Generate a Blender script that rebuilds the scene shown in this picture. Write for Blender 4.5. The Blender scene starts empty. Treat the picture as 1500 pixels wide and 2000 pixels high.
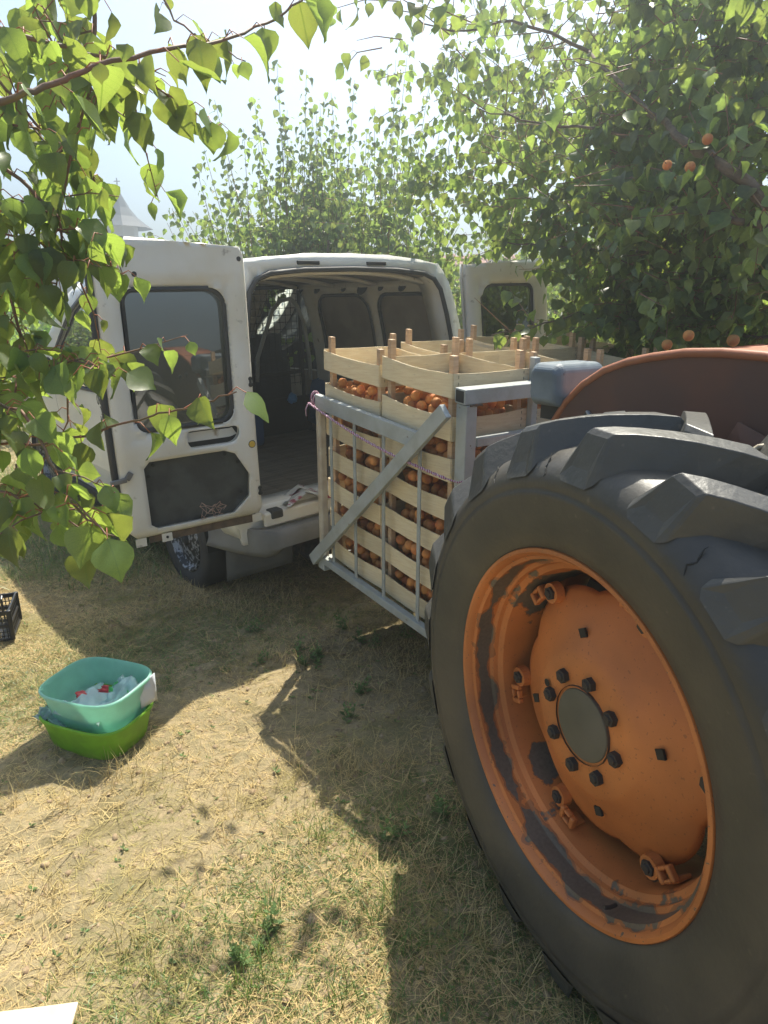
import bpy, bmesh, math, random
import numpy as np
from mathutils import Vector, Matrix, Euler
from mathutils.geometry import delaunay_2d_cdt
random.seed(7); rng = np.random.default_rng(7)
S = bpy.context.scene
COL = S.collection
R_ = math.radians
# ---------------------------------------------------------------- camera, world, sun, exposure
cd = bpy.data.cameras.new('camera'); cam = bpy.data.objects.new('camera', cd); COL.objects.link(cam)
cd.sensor_fit = 'VERTICAL'; cd.sensor_height = 36; cd.lens = 23.4
cd.clip_start = .05; cd.clip_end = 2000
cam.location = (0, 0, 1.5); cam.rotation_euler = (R_(90 - 17.1), 0, 0)
S.camera = cam
SUN = Vector((.158, .578, 1)).normalized()
world = bpy.data.worlds.new('World'); S.world = world; world.use_nodes = True
wn = world.node_tree.nodes; wl = world.node_tree.links
sky = wn.new('ShaderNodeTexSky'); sky.sky_type = 'NISHITA'; sky.sun_disc = False
sky.sun_elevation = math.asin(SUN.z); sky.sun_rotation = math.atan2(SUN.x, SUN.y)
sky.air_density = 1.0; sky.dust_density = 1.1; sky.ozone_density = 1.0
wl.new(sky.outputs[0], wn['Background'].inputs[0]); wn['Background'].inputs[1].default_value = .10
sd = bpy.data.lights.new('sun', 'SUN'); sd.energy = 4.8; sd.angle = R_(.5); sd.color = (1, .94, .81)
so = bpy.data.objects.new('sun', sd); COL.objects.link(so)
so.rotation_euler = SUN.to_track_quat('Z', 'Y').to_euler()
S.view_settings.view_transform = 'Standard'; S.view_settings.look = 'None'
S.view_settings.exposure = 1.15; S.view_settings.gamma = 1
S.cycles.max_bounces = 7; S.cycles.transparent_max_bounces = 10; S.cycles.volume_bounces = 0
S.cycles.diffuse_bounces = 4; S.cycles.glossy_bounces = 3; S.cycles.transmission_bounces = 5
# ---------------------------------------------------------------- material helpers
def nodes(name):
    m = bpy.data.materials.new(name); m.use_nodes = True
    return m, m.node_tree.nodes, m.node_tree.links, m.node_tree.nodes['Principled BSDF']
def mat(name, col, rough=.6, metal=0, col2=None, scale=8, detail=5, lo=.4, hi=.6, bump=0, bscale=40, stretch=None,
        col3=None, s3=30, lo3=.6, hi3=.66, spec=.5, transl=0, coat=0, random_amt=0, emis=None):
    m, N, L, B = nodes(name)
    B.inputs['Base Color'].default_value = (*col, 1); B.inputs['Roughness'].default_value = rough
    B.inputs['Metallic'].default_value = metal; B.inputs['Specular IOR Level'].default_value = spec
    B.inputs['Coat Weight'].default_value = coat
    tc = N.new('ShaderNodeTexCoord'); src = tc.outputs['Object']
    if stretch:
        mp = N.new('ShaderNodeMapping'); mp.inputs['Scale'].default_value = stretch
        L.new(src, mp.inputs[0]); src = mp.outputs[0]
    cur = None
    def noise(sc, dt=5):
        n = N.new('ShaderNodeTexNoise'); n.inputs['Scale'].default_value = sc; n.inputs['Detail'].default_value = dt
        L.new(src, n.inputs['Vector']); return n.outputs['Fac']
    def ramp(f, a, b):
        r = N.new('ShaderNodeMapRange'); r.inputs[1].default_value = a; r.inputs[2].default_value = b
        L.new(f, r.inputs[0]); return r.outputs[0]
    def mix(f, a, b, typ='MIX'):
        x = N.new('ShaderNodeMix'); x.data_type = 'RGBA'; x.blend_type = typ
        if isinstance(f, float): x.inputs[0].default_value = f
        else: L.new(f, x.inputs[0])
        for k, q in ((6, a), (7, b)):
            if isinstance(q, tuple): x.inputs[k].default_value = (*q, 1)
            else: L.new(q, x.inputs[k])
        return x.outputs[2]
    cur = col
    if col2: cur = mix(ramp(noise(scale, detail), lo, hi), cur, col2)
    if col3: cur = mix(ramp(noise(s3, 8), lo3, hi3), cur, col3)
    if random_amt:
        oi = N.new('ShaderNodeObjectInfo'); hs = N.new('ShaderNodeHueSaturation')
        r = N.new('ShaderNodeMapRange'); r.inputs[3].default_value = 1 - random_amt; r.inputs[4].default_value = 1 + random_amt
        L.new(oi.outputs['Random'], r.inputs[0]); L.new(r.outputs[0], hs.inputs['Value'])
        if isinstance(cur, tuple): hs.inputs['Color'].default_value = (*cur, 1)
        else: L.new(cur, hs.inputs['Color'])
        cur = hs.outputs[0]
    if not isinstance(cur, tuple): L.new(cur, B.inputs['Base Color'])
    if bump:
        b = N.new('ShaderNodeBump'); b.inputs['Strength'].default_value = bump; b.inputs['Distance'].default_value = .01
        L.new(noise(bscale, 6), b.inputs['Height']); L.new(b.outputs[0], B.inputs['Normal'])
    if transl:
        t = N.new('ShaderNodeBsdfTranslucent'); mx = N.new('ShaderNodeMixShader'); mx.inputs[0].default_value = transl
        out = N['Material Output']
        if isinstance(cur, tuple): t.inputs[0].default_value = (*cur, 1)
        else: L.new(cur, t.inputs[0])
        L.new(B.outputs[0], mx.inputs[1]); L.new(t.outputs[0], mx.inputs[2]); L.new(mx.outputs[0], out.inputs[0])
    return m
def leaf_mat(name, top, under, tr, transl=.5, veins=False, rough=.42):
    m, N, L, B = nodes(name)
    out = N['Material Output']
    oi = N.new('ShaderNodeObjectInfo'); ge = N.new('ShaderNodeNewGeometry')
    at = N.new('ShaderNodeAttribute'); at.attribute_name = 'tint'
    ad = N.new('ShaderNodeMath'); ad.operation = 'ADD'; L.new(oi.outputs['Random'], ad.inputs[0]); L.new(at.outputs['Fac'], ad.inputs[1])
    fr = N.new('ShaderNodeMath'); fr.operation = 'FRACT'; L.new(ad.outputs[0], fr.inputs[0])
    mr = N.new('ShaderNodeMapRange'); mr.inputs[3].default_value = .7; mr.inputs[4].default_value = 1.35; L.new(fr.outputs[0], mr.inputs[0])
    mh = N.new('ShaderNodeMapRange'); mh.inputs[3].default_value = .485; mh.inputs[4].default_value = .515; L.new(fr.outputs[0], mh.inputs[0])
    def cm(a, b, f):
        x = N.new('ShaderNodeMix'); x.data_type = 'RGBA'; x.inputs[6].default_value = (*a, 1); x.inputs[7].default_value = (*b, 1)
        L.new(f, x.inputs[0]); return x.outputs[2]
    hs = N.new('ShaderNodeHueSaturation'); L.new(mr.outputs[0], hs.inputs['Value']); L.new(mh.outputs[0], hs.inputs['Hue'])
    L.new(cm(top, under, ge.outputs['Backfacing']), hs.inputs['Color'])
    colour = hs.outputs[0]; vf = None
    tc = N.new('ShaderNodeTexCoord'); nz = N.new('ShaderNodeTexNoise'); nz.inputs['Scale'].default_value = 60; nz.inputs['Detail'].default_value = 3; L.new(tc.outputs['Object'], nz.inputs['Vector'])
    if veins:
        def mt(op, a, b=None, v=None, clamp=False):
            x = N.new('ShaderNodeMath'); x.operation = op; x.use_clamp = clamp; L.new(a, x.inputs[0])
            if b is not None: L.new(b, x.inputs[1])
            elif v is not None: x.inputs[1].default_value = v
            return x.outputs[0]
        sp = N.new('ShaderNodeSeparateXYZ'); L.new(tc.outputs['Object'], sp.inputs[0]); ax = mt('ABSOLUTE', sp.outputs[0])
        st = mt('FRACT', mt('MULTIPLY', mt('SUBTRACT', sp.outputs[1], mt('MULTIPLY', ax, v=.75)), v=7.5))
        side = mt('LESS_THAN', st, v=.10); mid = mt('LESS_THAN', ax, v=.014); vf = mt('MAXIMUM', mt('MULTIPLY', side, v=.45), mid)
        xv = N.new('ShaderNodeMix'); xv.data_type = 'RGBA'; xv.inputs[7].default_value = (.17, .24, .09, 1); L.new(vf, xv.inputs[0]); L.new(colour, xv.inputs[6]); colour = xv.outputs[2]
    L.new(colour, B.inputs['Base Color']); B.inputs['Roughness'].default_value = rough; B.inputs['Specular IOR Level'].default_value = .5
    h2 = N.new('ShaderNodeHueSaturation'); h2.inputs['Color'].default_value = (*tr, 1)
    L.new(mr.outputs[0], h2.inputs['Value']); L.new(mh.outputs[0], h2.inputs['Hue'])
    hv = N.new('ShaderNodeMapRange'); hv.inputs[1].default_value = .3; hv.inputs[2].default_value = .7; hv.inputs[3].default_value = .8; hv.inputs[4].default_value = 1.15; L.new(nz.outputs[0], hv.inputs[0])
    h3 = N.new('ShaderNodeHueSaturation'); L.new(h2.outputs[0], h3.inputs['Color']); L.new(hv.outputs[0], h3.inputs['Value']); tcol = h3.outputs[0]
    if veins:
        xw = N.new('ShaderNodeMix'); xw.data_type = 'RGBA'; xw.blend_type = 'MULTIPLY'; xw.inputs[7].default_value = (.55, .62, .4, 1); L.new(vf, xw.inputs[0]); L.new(tcol, xw.inputs[6]); tcol = xw.outputs[2]
    t = N.new('ShaderNodeBsdfTranslucent'); L.new(tcol, t.inputs[0])
    mx = N.new('ShaderNodeMixShader'); mx.inputs[0].default_value = transl
    L.new(B.outputs[0], mx.inputs[1]); L.new(t.outputs[0], mx.inputs[2]); L.new(mx.outputs[0], out.inputs[0])
    return m
def glass_mat(name, tint, gloss=.12, rough=.02):
    m, N, L, B = nodes(name); out = N['Material Output']
    t = N.new('ShaderNodeBsdfTransparent'); t.inputs[0].default_value = (*tint, 1)
    g = N.new('ShaderNodeBsdfGlossy'); g.inputs['Roughness'].default_value = rough; g.inputs[0].default_value = (.9, .9, .9, 1)
    f = N.new('ShaderNodeFresnel'); f.inputs[0].default_value = 1.5
    a = N.new('ShaderNodeMath'); a.operation = 'ADD'; a.inputs[1].default_value = gloss; a.use_clamp = True
    L.new(f.outputs[0], a.inputs[0])
    mx = N.new('ShaderNodeMixShader'); L.new(a.outputs[0], mx.inputs[0]); L.new(t.outputs[0], mx.inputs[1]); L.new(g.outputs[0], mx.inputs[2])
    L.new(mx.outputs[0], out.inputs[0]); return m
M = {}
M['white'] = mat('van_paint', (.78, .77, .72), .32, col2=(.70, .67, .58), scale=3, lo=.45, hi=.75, col3=(.36, .30, .22), s3=14, lo3=.68, hi3=.78, coat=.3)
M['white_in'] = mat('van_inner_paint', (.74, .72, .66), .40, col2=(.64, .59, .48), scale=4, lo=.4, hi=.7, col3=(.26, .22, .16), s3=18, lo3=.66, hi3=.76)
M['grey_in'] = mat('van_lining', (.32, .27, .21), .75, col2=(.24, .20, .155), scale=5)
M['rubber'] = mat('black_rubber', (.03, .03, .03), .6, col2=(.045, .043, .04), scale=10)
M['hole'] = mat('dark_plastic', (.018, .018, .016), .7)
M['seat'] = mat('seat_fabric', (.025, .026, .026), .9, bump=.3, bscale=300)
M['bumper'] = mat('bumper_plastic', (.22, .22, .215), .6, col2=(.15, .145, .135), scale=4, bump=.1, bscale=200)
M['mud'] = mat('mud_guard_plastic', (.10, .10, .095), .75, col2=(.14, .13, .11), scale=6)
M['rust'] = mat('rusty_paint', (.10, .075, .055), .8, col2=(.17, .12, .085), scale=25)
M['panel'] = mat('door_trim', (.075, .078, .07), .8, col2=(.05, .05, .045), scale=12, bump=.2, bscale=120)
M['yellow'] = mat('yellow_sticker', (.62, .42, .06), .5)
M['chrome'] = mat('worn_silver', (.30, .31, .32), .5, .4, col2=(.03, .03, .03), scale=38, lo=.44, hi=.5)
M['tire'] = mat('tyre_rubber', (.045, .043, .038), .45, col2=(.080, .071, .056), scale=6, lo=.35, hi=.7, col3=(.12, .105, .08), s3=40, lo3=.67, hi3=.8, bump=.12, bscale=60, spec=.5)
M['steel'] = mat('grey_painted_steel', (.40, .43, .42), .42, col2=(.34, .36, .34), scale=14, col3=(.16, .09, .05), s3=30, lo3=.69, hi3=.74, bump=.15, bscale=80)
M['steel_post'] = mat('cream_painted_steel', (.60, .54, .42), .5, col2=(.48, .40, .30), scale=16, col3=(.2, .11, .06), s3=30, lo3=.7, hi3=.75)
M['rawsteel'] = mat('bare_steel', (.12, .09, .07), .5, .5)
def wood(name, a, b, ra=.16):
    return mat(name, a, .62, col2=b, scale=5, lo=.35, hi=.65, stretch=(3, 3, 26), col3=tuple(x * .72 for x in b), s3=7, lo3=.62, hi3=.72, random_amt=ra, transl=.12)
M['slat'] = wood('poplar_slat', (.80, .69, .47), (.72, .59, .37))
M['peg'] = wood('poplar_peg', (.64, .46, .29), (.56, .37, .22), .18)
M['board'] = mat('plywood', (.24, .20, .15), .7, col2=(.16, .13, .10), scale=6, stretch=(1, 12, 1))
M['apricot'] = mat('apricot_skin', (.70, .27, .075), .72, col2=(.72, .38, .12), scale=14, lo=.35, hi=.65, col3=(.55, .14, .05), s3=9, lo3=.50, hi3=.66, random_amt=.28, bump=.08, bscale=300, transl=.12)
M['aqua'] = mat('aqua_plastic', (.46, .80, .66), .38, col2=(.42, .75, .61), scale=20, transl=.4)
M['green_p'] = mat('green_plastic', (.32, .64, .05), .38, col2=(.28, .56, .05), scale=20, transl=.4)
M['card'] = mat('white_card', (.62, .66, .72), .6)
M['crate_black'] = mat('black_plastic_crate', (.02, .02, .022), .4)
M['red_p'] = mat('red_packet', (.5, .03, .03), .4)
M['green_pk'] = mat('green_packet', (.03, .35, .06), .4)
M['paper'] = mat('printed_paper', (.60, .58, .52), .7, col2=(.35, .07, .09), scale=14, lo=.52, hi=.56)
M['blue'] = mat('blue_cloth', (.03, .13, .30), .8, bump=.5, bscale=20)
M['sky_tinted_steel'] = mat('sky_tinted_paint', (.10, .13, .155), .5, col2=(.17, .21, .24), scale=7, col3=(.08, .08, .08), s3=30, lo3=.68, hi3=.74)  # blue of the sky's reflection painted into the housing colour
M['bark'] = mat('bark', (.10, .075, .055), .9, col2=(.16, .12, .09), scale=25, bump=.8, bscale=60)
M['twig'] = mat('red_brown_twig', (.22, .10, .06), .6, col2=(.16, .11, .06), scale=12)
M['petiole'] = mat('leaf_stalk', (.42, .16, .08), .5, transl=.3)
M['plaster'] = mat('white_plaster', (.50, .50, .49), .8, col2=(.44, .44, .43), scale=.6)
M['plaster_grey'] = mat('grey_plaster', (.46, .47, .49), .8, col2=(.38, .39, .41), scale=.8)
M['tin'] = mat('sheet_metal_roof', (.05, .06, .075), .7)
M['tin_white'] = mat('pale_roof_sheet', (.42, .43, .44), .55)
M['lug'] = mat('lug_rubber', (.055, .054, .049), .40, col2=(.085, .08, .068), scale=7, lo=.35, hi=.7, col3=(.16, .14, .11), s3=45, lo3=.66, hi3=.8, bump=.15, bscale=70)
M['tile'] = mat('red_roof_tile', (.42, .16, .09), .8, col2=(.32, .12, .07), scale=3)
M['dark_glass'] = mat('dark_window', (.03, .035, .04), .15)
M['glass_door'] = glass_mat('tinted_window', (.10, .105, .09), .12)
M['glass_clear'] = glass_mat('clear_window', (.78, .86, .80), .03)
M['leafA'] = leaf_mat('apricot_leaf_near', (.06, .10, .042), (.11, .15, .08), (.44, .56, .08), .42, True)
M['leafB'] = leaf_mat('apricot_leaf', (.06, .105, .05), (.11, .15, .08), (.40, .52, .09), .42)
M['leafC'] = leaf_mat('young_leaf', (.075, .12, .05), (.11, .16, .08), (.38, .50, .10), .42)
M['vine'] = leaf_mat('vine_leaf', (.11, .22, .04), (.14, .24, .07), (.50, .70, .08), .45)
# rim orange with peeled grey band depending on the radius from the axle
def rim_material():
    m, N, L, B = nodes('orange_rim_paint')
    tc = N.new('ShaderNodeTexCoord'); sx = N.new('ShaderNodeSeparateXYZ'); L.new(tc.outputs['Object'], sx.inputs[0])
    def n(op, a, b=None, v=None):
        x = N.new('ShaderNodeMath'); x.operation = op
        L.new(a, x.inputs[0])
        if b is not None: L.new(b, x.inputs[1])
        elif v is not None: x.inputs[1].default_value = v
        return x.outputs[0]
    r = n('SQRT', n('ADD', n('MULTIPLY', sx.outputs[1], sx.outputs[1]), n('MULTIPLY', sx.outputs[2], sx.outputs[2])))
    no = N.new('ShaderNodeTexNoise'); no.inputs['Scale'].default_value = 9; no.inputs['Detail'].default_value = 8; L.new(tc.outputs['Object'], no.inputs['Vector'])
    n2 = N.new('ShaderNodeTexNoise'); n2.inputs['Scale'].default_value = 5.5; n2.inputs['Detail'].default_value = 7; n2.inputs['Roughness'].default_value = .55; L.new(tc.outputs['Object'], n2.inputs['Vector'])
    # band along the bead seat: x depth .008 .. .055
    d = n('ABSOLUTE', n('SUBTRACT', sx.outputs[0], v=.030))
    e = n('ADD', d, n('MULTIPLY', n('SUBTRACT', no.outputs[0], v=.5), v=.10))
    band = n('LESS_THAN', e, v=.0165)
    outer = n('GREATER_THAN', r, v=.338)
    band = n('MULTIPLY', band, outer)
    # peeled patches in the well
    pa = n('GREATER_THAN', n2.outputs[0], v=.585); inn = n('GREATER_THAN', sx.outputs[0], v=.06); far = n('GREATER_THAN', r, v=.305)
    pa = n('MULTIPLY', n('MULTIPLY', pa, inn), far)
    chips = N.new('ShaderNodeTexNoise'); chips.inputs['Scale'].default_value = 60; chips.inputs['Detail'].default_value = 5; L.new(tc.outputs['Object'], chips.inputs['Vector'])
    ch = n('MULTIPLY', n('GREATER_THAN', chips.outputs[0], v=.68), n('GREATER_THAN', r, v=.37))
    allm = n('MINIMUM', n('ADD', n('ADD', band, pa), ch), v=1.0)
    band2 = n('MULTIPLY', n('LESS_THAN', e, v=.0215), outer)
    pa2 = n('MULTIPLY', n('MULTIPLY', n('GREATER_THAN', n2.outputs[0], v=.572), inn), far)
    fine = N.new('ShaderNodeTexNoise'); fine.inputs['Scale'].default_value = 130; fine.inputs['Detail'].default_value = 4; L.new(tc.outputs['Object'], fine.inputs['Vector'])
    spk = n('GREATER_THAN', fine.outputs[0], v=.66)
    marg = n('MAXIMUM', n('MULTIPLY', n('MAXIMUM', band2, pa2), v=.65), n('MULTIPLY', spk, v=.5))
    x = N.new('ShaderNodeMix'); x.data_type = 'RGBA'; x.inputs[6].default_value = (.54, .165, .038, 1); x.inputs[7].default_value = (.10, .085, .065, 1); L.new(allm, x.inputs[0])
    x0 = N.new('ShaderNodeMix'); x0.data_type = 'RGBA'; x0.inputs[6].default_value = (.57, .19, .05, 1); x0.inputs[7].default_value = (.22, .085, .035, 1); L.new(marg, x0.inputs[0]); L.new(x0.outputs[2], x.inputs[6])
    gv = N.new('ShaderNodeMix'); gv.data_type = 'RGBA'; gv.inputs[6].default_value = (.07, .058, .045, 1); gv.inputs[7].default_value = (.19, .15, .11, 1); L.new(fine.outputs[0], gv.inputs[0]); L.new(gv.outputs[2], x.inputs[7])
    y = N.new('ShaderNodeMix'); y.data_type = 'RGBA'; y.blend_type = 'MULTIPLY'; L.new(x.outputs[2], y.inputs[6]); y.inputs[0].default_value = 1
    cr = N.new('ShaderNodeMapRange'); cr.inputs[1].default_value = .3; cr.inputs[2].default_value = .7; cr.inputs[3].default_value = .62; cr.inputs[4].default_value = 1.12
    n3 = N.new('ShaderNodeTexNoise'); n3.inputs['Scale'].default_value = 4; n3.inputs['Detail'].default_value = 9; L.new(tc.outputs['Object'], n3.inputs['Vector']); L.new(n3.outputs[0], cr.inputs[0])
    cc = N.new('ShaderNodeCombineColor'); [L.new(cr.outputs[0], cc.inputs[i]) for i in range(3)]
    L.new(cc.outputs[0], y.inputs[7]); L.new(y.outputs[2], B.inputs['Base Color']); B.inputs['Roughness'].default_value = .5
    bp = N.new('ShaderNodeBump'); bp.inputs['Strength'].default_value = .4; bp.inputs['Distance'].default_value = .002; bp.invert = True
    L.new(allm, bp.inputs['Height']); L.new(bp.outputs[0], B.inputs['Normal'])
    return m
M['rim'] = rim_material()
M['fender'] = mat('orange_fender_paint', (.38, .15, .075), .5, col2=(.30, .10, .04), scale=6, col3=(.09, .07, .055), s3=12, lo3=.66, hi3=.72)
M['fender_in'] = mat('shaded_fender_paint', (.13, .055, .033), .8, col2=(.10, .05, .035), scale=5)  # shade on the fender plate painted in as a darker brown orange
M['nut'] = mat('rusty_nut', (.05, .042, .036), .7, .2)
# ---------------------------------------------------------------- mesh helpers
def tag(o, label=None, cat=None, group=None, kind=None):
    if label: o['label'] = label
    if cat: o['category'] = cat
    if group: o['group'] = group
    if kind: o['kind'] = kind
    return o
def empty(name, loc=(0, 0, 0), rot=None):
    o = bpy.data.objects.new(name, None); COL.objects.link(o); o.location = loc; o.empty_display_size = .1
    if rot is not None: o.rotation_euler = rot
    return o
def link(name, me, parent=None, loc=None, rot=None):
    o = bpy.data.objects.new(name, me); COL.objects.link(o)
    if parent: o.parent = parent
    if loc is not None: o.location = loc
    if rot is not None: o.rotation_euler = rot
    return o
class MB:
    def __init__(s): s.v = []; s.f = []; s.mi = []
    def add(s, vs, fs, mi=0):
        b = len(s.v); s.v += [tuple(v) for v in vs]; s.f += [tuple(b + i for i in f) for f in fs]; s.mi += [mi] * len(fs); return s
    def box(s, lo, hi, mi=0, T=None):
        (a, b, c), (d, e, f) = lo, hi
        vs = [Vector(p) for p in ((a, b, c), (d, b, c), (d, e, c), (a, e, c), (a, b, f), (d, b, f), (d, e, f), (a, e, f))]
        if T: vs = [T @ v for v in vs]
        return s.add(vs, [(0, 3, 2, 1), (4, 5, 6, 7), (0, 1, 5, 4), (1, 2, 6, 5), (2, 3, 7, 6), (3, 0, 4, 7)], mi)
    def bar(s, p, q, w, h, up=(0, 0, 1), mi=0):
        p = Vector(p); q = Vector(q); d = (q - p).normalized(); u = Vector(up); x = d.cross(u).normalized(); u = x.cross(d).normalized()
        vs = []
        for c in (p, q):
            for a, b in ((-1, -1), (1, -1), (1, 1), (-1, 1)): vs.append(c + x * a * w / 2 + u * b * h / 2)
        return s.add(vs, [(0, 1, 2, 3), (7, 6, 5, 4), (0, 4, 5, 1), (1, 5, 6, 2), (2, 6, 7, 3), (3, 7, 4, 0)], mi)
    def tube(s, pts, r, n=8, cap=True, mi=0):
        pts = [Vector(p) for p in pts]; rs = r if isinstance(r, (list, tuple)) else [r] * len(pts)
        b = len(s.v); ref = Vector((.13, .31, 1)).normalized()
        for i, p in enumerate(pts):
            d = (pts[min(i + 1, len(pts) - 1)] - pts[max(i - 1, 0)]).normalized()
            if abs(d.dot(ref)) > .97: ref = Vector((1, .2, 0)).normalized()
            x = d.cross(ref).normalized(); y = d.cross(x)
            for k in range(n):
                a = 2 * math.pi * k / n; s.v.append(tuple(p + (x * math.cos(a) + y * math.sin(a)) * rs[i]))
        for i in range(len(pts) - 1):
            for k in range(n):
                s.f.append((b + i * n + k, b + i * n + (k + 1) % n, b + (i + 1) * n + (k + 1) % n, b + (i + 1) * n + k)); s.mi.append(mi)
        if cap:
            s.f.append(tuple(b + k for k in range(n))[::-1]); s.f.append(tuple(b + (len(pts) - 1) * n + k for k in range(n))); s.mi += [mi, mi]
        return s
    def lathe(s, prof, n=64, axis='X', a0=0, a1=2 * math.pi, mi=0, rf=None):
        # prof: list of (axial, radius)
        full = abs(a1 - a0 - 2 * math.pi) < 1e-6; m = n if full else n + 1; b = len(s.v); L = len(prof)
        for i in range(m):
            a = a0 + (a1 - a0) * i / n; ca, sa = math.cos(a), math.sin(a)
            for x, r in prof:
                if rf: x, r = rf(x, r, a)
                s.v.append({'X': (x, r * sa, r * ca), 'Z': (r * ca, r * sa, x), 'Y': (r * ca, x, r * sa)}[axis])
        for i in range(n):
            j = (i + 1) % m
            for k in range(L - 1):
                s.f.append((b + i * L + k, b + i * L + k + 1, b + j * L + k + 1, b + j * L + k)); s.mi.append(mi)
        return s
    def mesh(s, name, mats, smooth=False, T=None, auto=None):
        me = bpy.data.meshes.new(name); vs = s.v
        if T: vs = [tuple(T(Vector(v))) for v in vs]
        me.from_pydata(vs, [], s.f); mats = mats if isinstance(mats, (list, tuple)) else [mats]
        for m in mats: me.materials.append(m)
        if len(mats) > 1: me.polygons.foreach_set('material_index', s.mi)
        bm = bmesh.new(); bm.from_mesh(me); bmesh.ops.recalc_face_normals(bm, faces=bm.faces)
        if auto is not None:
            for f in bm.faces: f.smooth = True
            for e in bm.edges:
                if len(e.link_faces) == 2 and e.calc_face_angle(0) > R_(auto): e.smooth = False
        elif smooth:
            for f in bm.faces: f.smooth = True
        bm.to_mesh(me); bm.free(); return me
    def build(s, name, mats, parent=None, smooth=False, loc=None, rot=None, T=None, auto=None):
        return link(name, s.mesh(name, mats, smooth, T, auto), parent, loc, rot)
def bevel(o, w=.004, seg=2, ang=35):
    m = o.modifiers.new('bevel', 'BEVEL'); m.width = w; m.segments = seg; m.limit_method = 'ANGLE'; m.angle_limit = R_(ang); return o
def solid(o, t, off=-1):
    m = o.modifiers.new('solid', 'SOLIDIFY'); m.thickness = t; m.offset = off; return o
def rrect(x0, y0, x1, y1, r, n=6):
    pts = []
    rs = r if isinstance(r, (list, tuple)) else [r] * 4
    for (cx, cy, a), rr in zip(((x1, y1, 0), (x0, y1, 90), (x0, y0, 180), (x1, y0, 270)), rs):
        sx = -1 if cx == x1 else 1; sy = -1 if cy == y1 else 1
        for k in range(n + 1):
            t = R_(a + 90 * k / n); pts.append((cx + sx * rr + rr * math.cos(t), cy + sy * rr + rr * math.sin(t)))
    return pts
def inside(p, poly):
    x, y = p; c = False; n = len(poly)
    for i in range(n):
        x1, y1 = poly[i]; x2, y2 = poly[(i + 1) % n]
        if (y1 > y) != (y2 > y) and x < (x2 - x1) * (y - y1) / (y2 - y1) + x1: c = not c
    return c
def quad_in(q, s):
    # shrink/expand a polygon towards its centroid by distance s
    cx = sum(p[0] for p in q) / len(q); cy = sum(p[1] for p in q) / len(q); out = []
    for x, y in q:
        d = math.hypot(x - cx, y - cy); out.append((cx + (x - cx) * (1 - s / d), cy + (y - cy) * (1 - s / d)))
    return out
def densify(poly, step):
    out = []
    for i in range(len(poly)):
        a = poly[i]; b = poly[(i + 1) % len(poly)]; n = max(1, int(math.hypot(b[0] - a[0], b[1] - a[1]) / step))
        for k in range(n): out.append((a[0] + (b[0] - a[0]) * k / n, a[1] + (b[1] - a[1]) * k / n))
    return out
def sheet(name, outline, holes, fn, mats, parent=None, step=.08, thick=.0, smooth=True, auto=40, off=-1):
    """a pressed sheet cut to an outline with holes, laid through fn(u, v) -> point"""
    outline = densify(outline, step); holes = [densify(h, step) for h in holes]
    vs = []; edges = []
    for poly in [outline] + holes:
        b = len(vs); vs += [Vector(p) for p in poly]; edges += [(b + i, b + (i + 1) % len(poly)) for i in range(len(poly))]
    xs = [p[0] for p in outline]; ys = [p[1] for p in outline]
    y = min(ys) + step / 2
    while y < max(ys):
        x = min(xs) + step / 2
        while x < max(xs):
            if inside((x, y), outline) and not any(inside((x, y), h) for h in holes): vs.append(Vector((x, y)))
            x += step
        y += step
    rv, re, rf, *_ = delaunay_2d_cdt(vs, edges, [], 0, 1e-6)
    fs = []
    for f in rf:
        c = (sum(rv[i].x for i in f) / len(f), sum(rv[i].y for i in f) / len(f))
        if inside(c, outline) and not any(inside(c, h) for h in holes): fs.append(tuple(f))
    me = bpy.data.meshes.new(name); me.from_pydata([tuple(fn(v.x, v.y)) for v in rv], [], fs)
    for m in (mats if isinstance(mats, (list, tuple)) else [mats]): me.materials.append(m)
    bm = bmesh.new(); bm.from_mesh(me)
    bmesh.ops.delete(bm, geom=[v for v in bm.verts if not v.link_faces], context='VERTS')
    for f in bm.faces: f.smooth = smooth
    bm.to_mesh(me); bm.free()
    o = link(name, me, parent)
    if thick: solid(o, thick, off)
    return o
def copy_tree(o, parent=None, loc=None):
    c = o.copy(); COL.objects.link(c)
    if parent: c.parent = parent
    if loc is not None: c.location = loc
    for ch in o.children: copy_tree(ch, c)
    return c
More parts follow.
